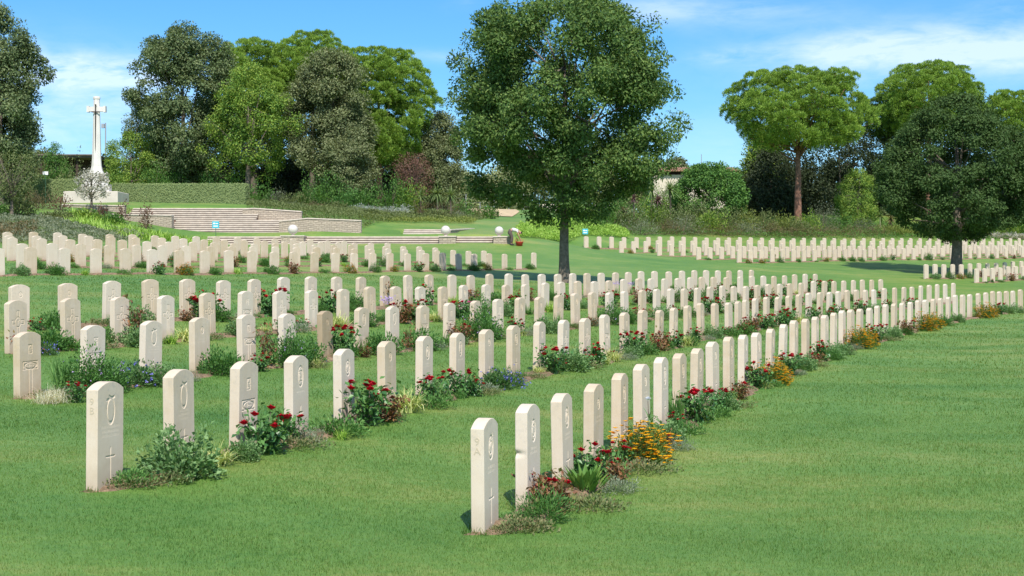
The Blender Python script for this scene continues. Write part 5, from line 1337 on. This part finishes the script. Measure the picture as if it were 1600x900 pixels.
# ------------------------------------------------------------------ buildings, poles, signs
M_CREAM = simple('cream_render', (.62, .54, .44), .9, .10, 1.2)
M_TILE = simple('terracotta_tile', (.42, .24, .16), .9, .35, 4)
M_DARKWOOD_SHADE = simple('dark_wood_and_shade', (.055, .035, .028), .8, .2, 3)  # dark wood, also used as painted shade under the two roofs
M_ROOFGREY = simple('brown_grey_roof_sheet', (.17, .135, .115), .8, .2, 2)
b = on_ground(1080, 142); sc = 142 / F
root = empty('cottage', b); tag(root, 'cream walled cottage with low tiled roof above the right bank', 'house')
zt = at(0, 273, 142)[2] - b[2]; x0 = (1021 - 1080) * sc; x1 = (1150 - 1080) * sc
m = MB(); m.box(x0, x1, 0, 6, -.5, zt); m.build('wall', M_CREAM, root)
m = MB(); m.box(x0 + .75, x1 - .1, .4, 5.5, zt, zt + .34); m.build('eaves_gap_shade', M_DARKWOOD_SHADE, root)  # solid dark box put in for the shade of the open eaves gap
rf = MB(); ze = zt + .34
rf.loft([[(x0 + .5, -.6, ze), (x0 + .5, 3, ze + .55), (x0 + .5, 6.6, ze), (x0 + .5, 3, ze - .02)], [(x1 + .3, -.6, ze), (x1 + .3, 3, ze + .55), (x1 + .3, 6.6, ze), (x1 + .3, 3, ze - .02)]])
for i in range(34):
    xx = x0 + .6 + i * .27
    if xx < x1 + .2: rf.tube([(xx, -.68, ze + .03), (xx, 3, ze + .59)], .085, 6)
rf.build('roof', M_TILE, root)
b = on_ground(900, 137); sc = 137 / F
root = empty('boundary_wall', b); tag(root, 'low cream wall seen under the big tree crown', 'wall')
m = MB(); m.box(-60 * sc, 52 * sc, 0, .3, -.5, at(0, 321, 137)[2] - b[2]); m.build('masonry', M_CREAM, root)
m = MB(); m.box(-60 * sc - .05, 52 * sc + .05, -.05, .35, at(0, 321, 137)[2] - b[2] + .001, at(0, 320, 137)[2] - b[2] + .05); m.build('coping', M_COPING, root)
b = on_ground(105, 135); sc = 135 / F
root = empty('pavilion', b); tag(root, 'brown flat-roofed pavilion behind the hedge left of the cross', 'building')
zr = at(0, 247, 135)[2] - b[2]
m = MB(); m.box(-45 * sc, 48 * sc, -.6, 5, zr, zr + .2); m.box(-46 * sc, 49 * sc, -.8, 5.2, zr + .201, zr + .30); m.build('roof', M_ROOFGREY, root)
m = MB(); m.box(-40 * sc, 44 * sc, 2.0, 4.5, -.5, zr - .001); m.build('wall', M_DARKWOOD_SHADE, root)  # dark wall and posts carry the shade of the recess under the roof
for px in (-40, -12, 16, 43):
    m = MB(); m.box(px * sc - .12, px * sc + .12, -.1, .14, -.5, zr - .001); m.build('post', M_DARKWOOD_SHADE, root)
M_METAL = simple('pale_grey_metal', (.36, .37, .38), .5, .05, 2, 0, .3)
b = on_ground(165, 150); t = at(165, 192, 150)[2] - b[2]
root = empty('antenna_mast', b); tag(root, 'thin pale mast with small camera box right of the cross', 'mast')
m = MB(); m.tube([(0, 0, 0), (0, 0, t * .5), (0, 0, t)], [.075, .07, .06], 8); m.build('pole', M_METAL, root)
m = MB(); m.box(-.42, -.12, -.15, .15, t - .55, t - .1); m.box(-.13, 0, -.04, .04, t - .4, t - .32); m.build('camera_box', M_METAL, root)
b = on_ground(1096, 158); t = at(1096, 241, 158)[2] - b[2]
m = MB(); m.tube([(b[0], b[1], b[2]), (b[0], b[1], b[2] + t * .5), (b[0], b[1], b[2] + t)], [.06, .05, .035], 8); m.lathe([(.10, b[2]), (.10, b[2] + .1)], 8, c=(b[0], b[1]))
tag(m.build('flag_pole', M_METAL), 'thin pale pole behind the cottage roof', 'pole')

M_TEAL = simple('teal_sign_paint', (.05, .42, .52), .5, .06, 3)
M_SIGNW = simple('white_sign_marks', (.8, .82, .82), .5)
M_POST = simple('dark_green_post', (.05, .12, .07), .6)
def sign(label, px, Y, py0, py1, base_py):
    b = on_ground(px, Y); sc = Y / F
    root = empty('garden_sign', b); tag(root, label, 'sign', 'teal square signs on thin posts')
    zt = at(px, py0, Y)[2] - b[2]; zb = at(px, py1, Y)[2] - b[2]; w = (zt - zb) / 2
    m = MB(); m.tube([(0, .03, -.1), (0, .03, zb * .6), (0, .03, zt - .03)], .018, 6); m.build('post', M_POST, root)
    p = MB(); p.box(-w, w, -.012, .012, zb, zt, bevel=.006); pn = p.build('panel', M_TEAL, root)
    k = MB(); k.box(-w * .75, -w * .1, -.018, -.0121, zb + w * 1.15, zb + w * 1.6); k.box(w * .05, w * .7, -.018, -.0121, zb + w * 1.2, zb + w * 1.5); k.box(-w * .7, w * .65, -.018, -.0121, zb + w * .45, zb + w * .75); k.build('white_marks', M_SIGNW, pn)
sign('teal square sign on a thin post before the middle steps', 337, 86.6, 345.8, 356.5, 372)
sign('teal square sign left of the first far-right headstones', 914.5, 101, 357.5, 366, 376)
b = on_ground(71, 105)
root = empty('plant_label', b); tag(root, 'small white board on a stake among the shrubs at left', 'sign')
zt = at(71, 268, 105)[2] - b[2]
m = MB(); m.tube([(0, .03, -.1), (0, .03, zt * .5), (0, .03, zt)], .02, 6); m.build('stake', M_POST, root)
m = MB(); m.box(-.2, .2, -.012, .012, zt - .25, zt, bevel=.005); m.build('board', M_SIGNW, root)

# sandy path and its fence
M_SAND = simple('sandy_path', (.50, .39, .24), .95, .2, 1.5)
pl = [(738, 121), (806, 121), (812, 128), (806, 134), (800, 140), (750, 140), (735, 134), (722, 128)]
gx, gy = np.meshgrid(np.linspace(0, 1, 10), np.linspace(0, 1, 14), indexing='ij')
lp = np.interp(gy.ravel(), [0, .4, .7, 1], [752, 730, 735, 750]); rp_ = np.interp(gy.ravel(), [0, .4, .7, 1], [800, 812, 806, 800])
Yp = 121.5 + gy.ravel() * 18; pxp = lp + (rp_ - lp) * gx.ravel(); Xp = (pxp - 800) / F * Yp
ix = np.arange(140).reshape(10, 14)
me = make_mesh('sandy_path', np.c_[Xp, Yp, ground(Xp, Yp) + .05], [np.stack([ix[:-1, :-1], ix[1:, :-1], ix[1:, 1:], ix[:-1, 1:]], -1).reshape(-1, 4)], M_SAND)
tag(mobj('sandy_path', me), 'pale sandy path climbing behind the lawn', 'path', kind='structure')
root = empty('wire_fence', on_ground(735, 141)); tag(root, 'wire fence on thin posts behind the sandy path', 'fence')
r0 = np.array(root.location)
tops = []
for i, px in enumerate((690, 705, 728, 750, 772, 795, 818, 840)):
    q = on_ground(px, 141) - r0
    m = MB(); m.tube([q + (0, 0, -.2), q + (0, 0, .8), q + (0, 0, 1.7)], .04, 6); m.build('fence_post', M_METAL, root); tops.append(q)
m = MB()
for hgt in (.4, .8, 1.2, 1.6): m.tube([q + np.array((0, 0, hgt)) for q in tops], .006, 4)
m.build('wires', M_METAL, root)
b = on_ground(777.5, 120)
m = MB(); m.lathe([(.10, -.1), (.10, .38), (.12, .40), (.11, .46), (.03, .5)], 10, c=(0, 0)); o = m.build('bollard', M_DARKWOOD_SHADE); o.location = b
tag(o, 'short dark bollard on the lawn edge by the sandy path', 'bollard')

# ------------------------------------------------------------------ the bending person
def skin(name, pts, edges, mat, parent, sub=1):
    me = bpy.data.meshes.new(name); me.from_pydata([p[:3] for p in pts], edges, [])
    o = bpy.data.objects.new('tmp', me); COL.objects.link(o)
    md = o.modifiers.new('s', 'SKIN'); md.use_smooth_shade = True
    for i, p in enumerate(pts):
        v = me.skin_vertices[0].data[i]; v.radius = (p[3], p[3]); v.use_root = (i == 0)
    s2 = o.modifiers.new('u', 'SUBSURF'); s2.levels = sub; s2.render_levels = sub
    bpy.context.view_layer.update()
    m2 = bpy.data.meshes.new_from_object(o.evaluated_get(bpy.context.evaluated_depsgraph_get()))
    bpy.data.objects.remove(o)
    m2.materials.clear(); m2.materials.append(mat)
    return mobj(name, m2, parent)
M_SKIN = simple('skin', (.46, .25, .17), .6); M_TROUS = simple('brown_trousers', (.10, .075, .068), .9, .2, 8); M_SHIRT = simple('pale_top', (.62, .58, .56), .9, .1, 8)
M_HAIR = simple('dark_hair', (.02, .016, .014), .7); M_REDTUB = simple('red_plastic', (.50, .05, .035), .45, .1, 4); M_SHOE = simple('dark_shoe', (.03, .028, .03), .7)
p0 = on_ground(799.5, 87.6)
body = [(-.13, 0, .90, .10), (.03, 0, .99, .125), (.24, 0, .98, .14), (.40, 0, .90, .075), (.47, 0, .84, .06), (.55, 0, .76, .10), (.60, 0, .68, .085)]
E = [(0, 1), (1, 2), (2, 3), (3, 4), (4, 5), (5, 6)]
def add_chain(start, pts):
    last = start
    for p in pts:
        body.append(p); E.append((last, len(body) - 1)); last = len(body) - 1
    return last
for s in (-1, 1):
    an = add_chain(0, [(-.12, .10 * s, .84, .08), (.03, .11 * s, .48, .065), (-.03, .11 * s, .10, .045), (.0, .11 * s, .05, .045), (.14, .12 * s, .035, .035)])
    wr = add_chain(2, [(.34, .17 * s, .90, .065), (.42, .20 * s, .62, .045), (.52, .13 * s, .40, .033), (.55, .11 * s, .33, .034)])
    for j, (dx, dy, ln) in enumerate(((-.03, .0, .07), (-.012, 0, .085), (.01, 0, .08), (.03, 0, .06))):
        add_chain(wr, [(.555 + dx * .7, .11 * s + .004 * j, .29, .011), (.56 + dx, .10 * s + .004 * j, .29 - ln, .009)])
    add_chain(wr, [(.53, .085 * s, .30, .012), (.535, .07 * s, .265, .010)])
P_ = skin('person', body, E, M_SKIN, None)
P_.location = p0
tag(P_, 'person in pale top and brown trousers bending over a red tub beside the steps', 'person')
skin('trousers', [(-.14, 0, .90, .19), (-.13, .10, .80, .15), (.03, .11, .48, .105), (-.03, .11, .12, .10), (-.13, -.10, .80, .15), (.03, -.11, .48, .105), (-.03, -.11, .12, .10), (-.03, 0, .97, .17)],
     [(0, 1), (1, 2), (2, 3), (0, 4), (4, 5), (5, 6), (0, 7)], M_TROUS, P_)
skin('top', [(-.05, 0, .98, .165), (.22, 0, .985, .158), (.39, 0, .905, .092), (.33, .17, .90, .082), (.38, .19, .76, .066), (.33, -.17, .90, .082), (.38, -.19, .76, .066)],
     [(0, 1), (1, 2), (1, 3), (3, 4), (1, 5), (5, 6)], M_SHIRT, P_)
skin('hair', [(.53, 0, .80, .105), (.60, 0, .75, .095), (.62, 0, .70, .07)], [(0, 1), (1, 2)], M_HAIR, P_)
m = MB()
for s in (-1, 1): m.loft([[(-.07, .11 * s - .05, 0), (.20, .12 * s - .05, 0), (.20, .12 * s + .05, 0), (-.07, .11 * s + .05, 0)], [(-.06, .11 * s - .045, .09), (.10, .12 * s - .045, .085), (.10, .12 * s + .045, .085), (-.06, .11 * s + .045, .09)]])
m.build('shoes', M_SHOE, P_)
b = on_ground(811.5, 87.5)
root = empty('garden_tub', b); tag(root, 'round red plastic tub in front of the bending person', 'tub')
m = MB(); m.lathe([(.18, 0), (.24, .22), (.26, .25), (.235, .25), (.22, .20), (.17, .03), (.01, .03)], 20); m.build('tub', M_REDTUB, root, smooth=True)
m = MB(); m.tube([(-.25, 0, .22), (-.20, 0, .36), (0, 0, .42), (.20, 0, .36), (.25, 0, .22)], .012, 6); m.build('handle', M_REDTUB, root)

# ------------------------------------------------------------------ sky, sun, camera
SUN_EL, SUN_AZ = math.radians(49), math.radians(9)     # behind the camera, to the right
w = bpy.data.worlds.new('World'); scene.world = w; w.use_nodes = True
t = NT(w.node_tree)
sky = t.new('ShaderNodeTexSky', sky_type='NISHITA'); sky.sun_disc = False; sky.sun_elevation = SUN_EL; sky.sun_rotation = math.pi - SUN_AZ
sky.air_density = 1.0; sky.dust_density = .6; sky.ozone_density = 1.6; sky.altitude = 30
dirv = t.new('ShaderNodeTexCoord').outputs['Generated']
sp = t.new('ShaderNodeSeparateXYZ'); t.l.new(dirv, sp.inputs[0])
az = t.math('ARCTAN2', sp.outputs[0], sp.outputs[1]); el = t.math('ARCSINE', sp.outputs[2])
cv = t.new('ShaderNodeCombineXYZ'); t.l.new(az, cv.inputs[0]); t.l.new(t.math('MULTIPLY', el, 3.4), cv.inputs[1])
n1 = t.noise(cv.outputs[0], 9, 6, .58, .4); n2 = t.noise(cv.outputs[0], 34, 6, .66, .6)
nn = t.math('ADD', t.math('MULTIPLY', n1, .75), t.math('MULTIPLY', n2, .25))
mask = None
def blob(px, py, su, sv, a):
    global mask
    u0 = math.atan((px - 800) / F); v0 = math.atan((PYH - py) / F)
    du = t.math('DIVIDE', t.math('SUBTRACT', az, u0), su / F); dv = t.math('DIVIDE', t.math('SUBTRACT', el, v0), sv / F)
    d = t.math('ADD', t.math('POWER', t.math('ABSOLUTE', du), 2.0), t.math('POWER', t.math('ABSOLUTE', dv), 2.0))
    g = t.math('MULTIPLY', t.math('POWER', 2.718, t.math('MULTIPLY', d, -1.0)), a)
    mask = g if mask is None else t.math('ADD', mask, g)
for q in ((1480, 95, 240, 42, 1.2), (1320, 85, 110, 26, .5), (1120, 22, 150, 24, .6), (1020, 10, 60, 20, .35), (130, 125, 130, 24, 1.6), (130, 180, 150, 60, 1.0), (1145, 92, 70, 12, .6), (680, 90, 55, 11, .45), (880, 15, 60, 14, .45), (1590, 33, 50, 10, .5), (725, 10, 24, 10, .4), (900, 240, 500, 60, .3),
          (-500, 120, 400, 60, .8), (2300, 130, 500, 60, .8)):
    blob(*q)
cl = t.math('MULTIPLY', mask, t.ramp(nn, [(.38, .08), (.60, 1.0)]), clamp=True)
fill_clouds = t.math('MULTIPLY', t.ramp(t.noise(cv.outputs[0], 3.3, 5, .6), [(.40, 0.0), (.68, .75)]), t.ramp(el, [(.0, .0), (.3, .0), (.5, 1.0)]))  # unseen clouds high above the view, thickened to whiten the fill light
cl = t.math('ADD', cl, fill_clouds, clamp=True)
hs = t.new('ShaderNodeHueSaturation', _Saturation=1.28, _Value=1.0); t.l.new(t.mix(1.0, sky.outputs[0], t.ramp(el, [(.0, (.62, .80, 1.0)), (.35, (.85, .93, 1.0)), (1.0, (1., 1., 1.))]), 'MULTIPLY'), hs.inputs['Color'])
col = t.mix(t.math('MULTIPLY', cl, .58), hs.outputs[0], (6.6, 7.2, 8.4))
bg = t.new('ShaderNodeBackground', _Strength=.125); t.l.new(col, bg.inputs[0])
o = t.new('ShaderNodeOutputWorld'); t.l.new(bg.outputs[0], o.inputs[0])
ld = bpy.data.lights.new('sun', 'SUN'); ld.energy = 4.2; ld.angle = math.radians(.53); ld.color = (1.0, .945, .87)
lo = bpy.data.objects.new('sun', ld); COL.objects.link(lo)
sd_ = Vector((math.sin(SUN_AZ) * math.cos(SUN_EL), -math.cos(SUN_AZ) * math.cos(SUN_EL), math.sin(SUN_EL)))
lo.rotation_euler = (-sd_).to_track_quat('-Z', 'Y').to_euler(); lo.location = (20, -30, 40)
cd = bpy.data.cameras.new('camera'); cd.sensor_width = 36; cd.lens = F / 1600 * 36; cd.clip_end = 6000; cd.clip_start = .1
cd.shift_y = -(450 - PYH) / 1600
co = bpy.data.objects.new('camera', cd); COL.objects.link(co); co.location = (0, 0, ZC); co.rotation_euler = (PI / 2, 0, 0)
scene.camera = co
vs = scene.view_settings; vs.view_transform = 'Standard'; vs.look = 'None'; vs.exposure = .44; vs.gamma = 1.0; vs.use_curve_mapping = False
scene.cycles.max_bounces = 6; scene.cycles.diffuse_bounces = 3; scene.cycles.transmission_bounces = 4; scene.cycles.glossy_bounces = 2
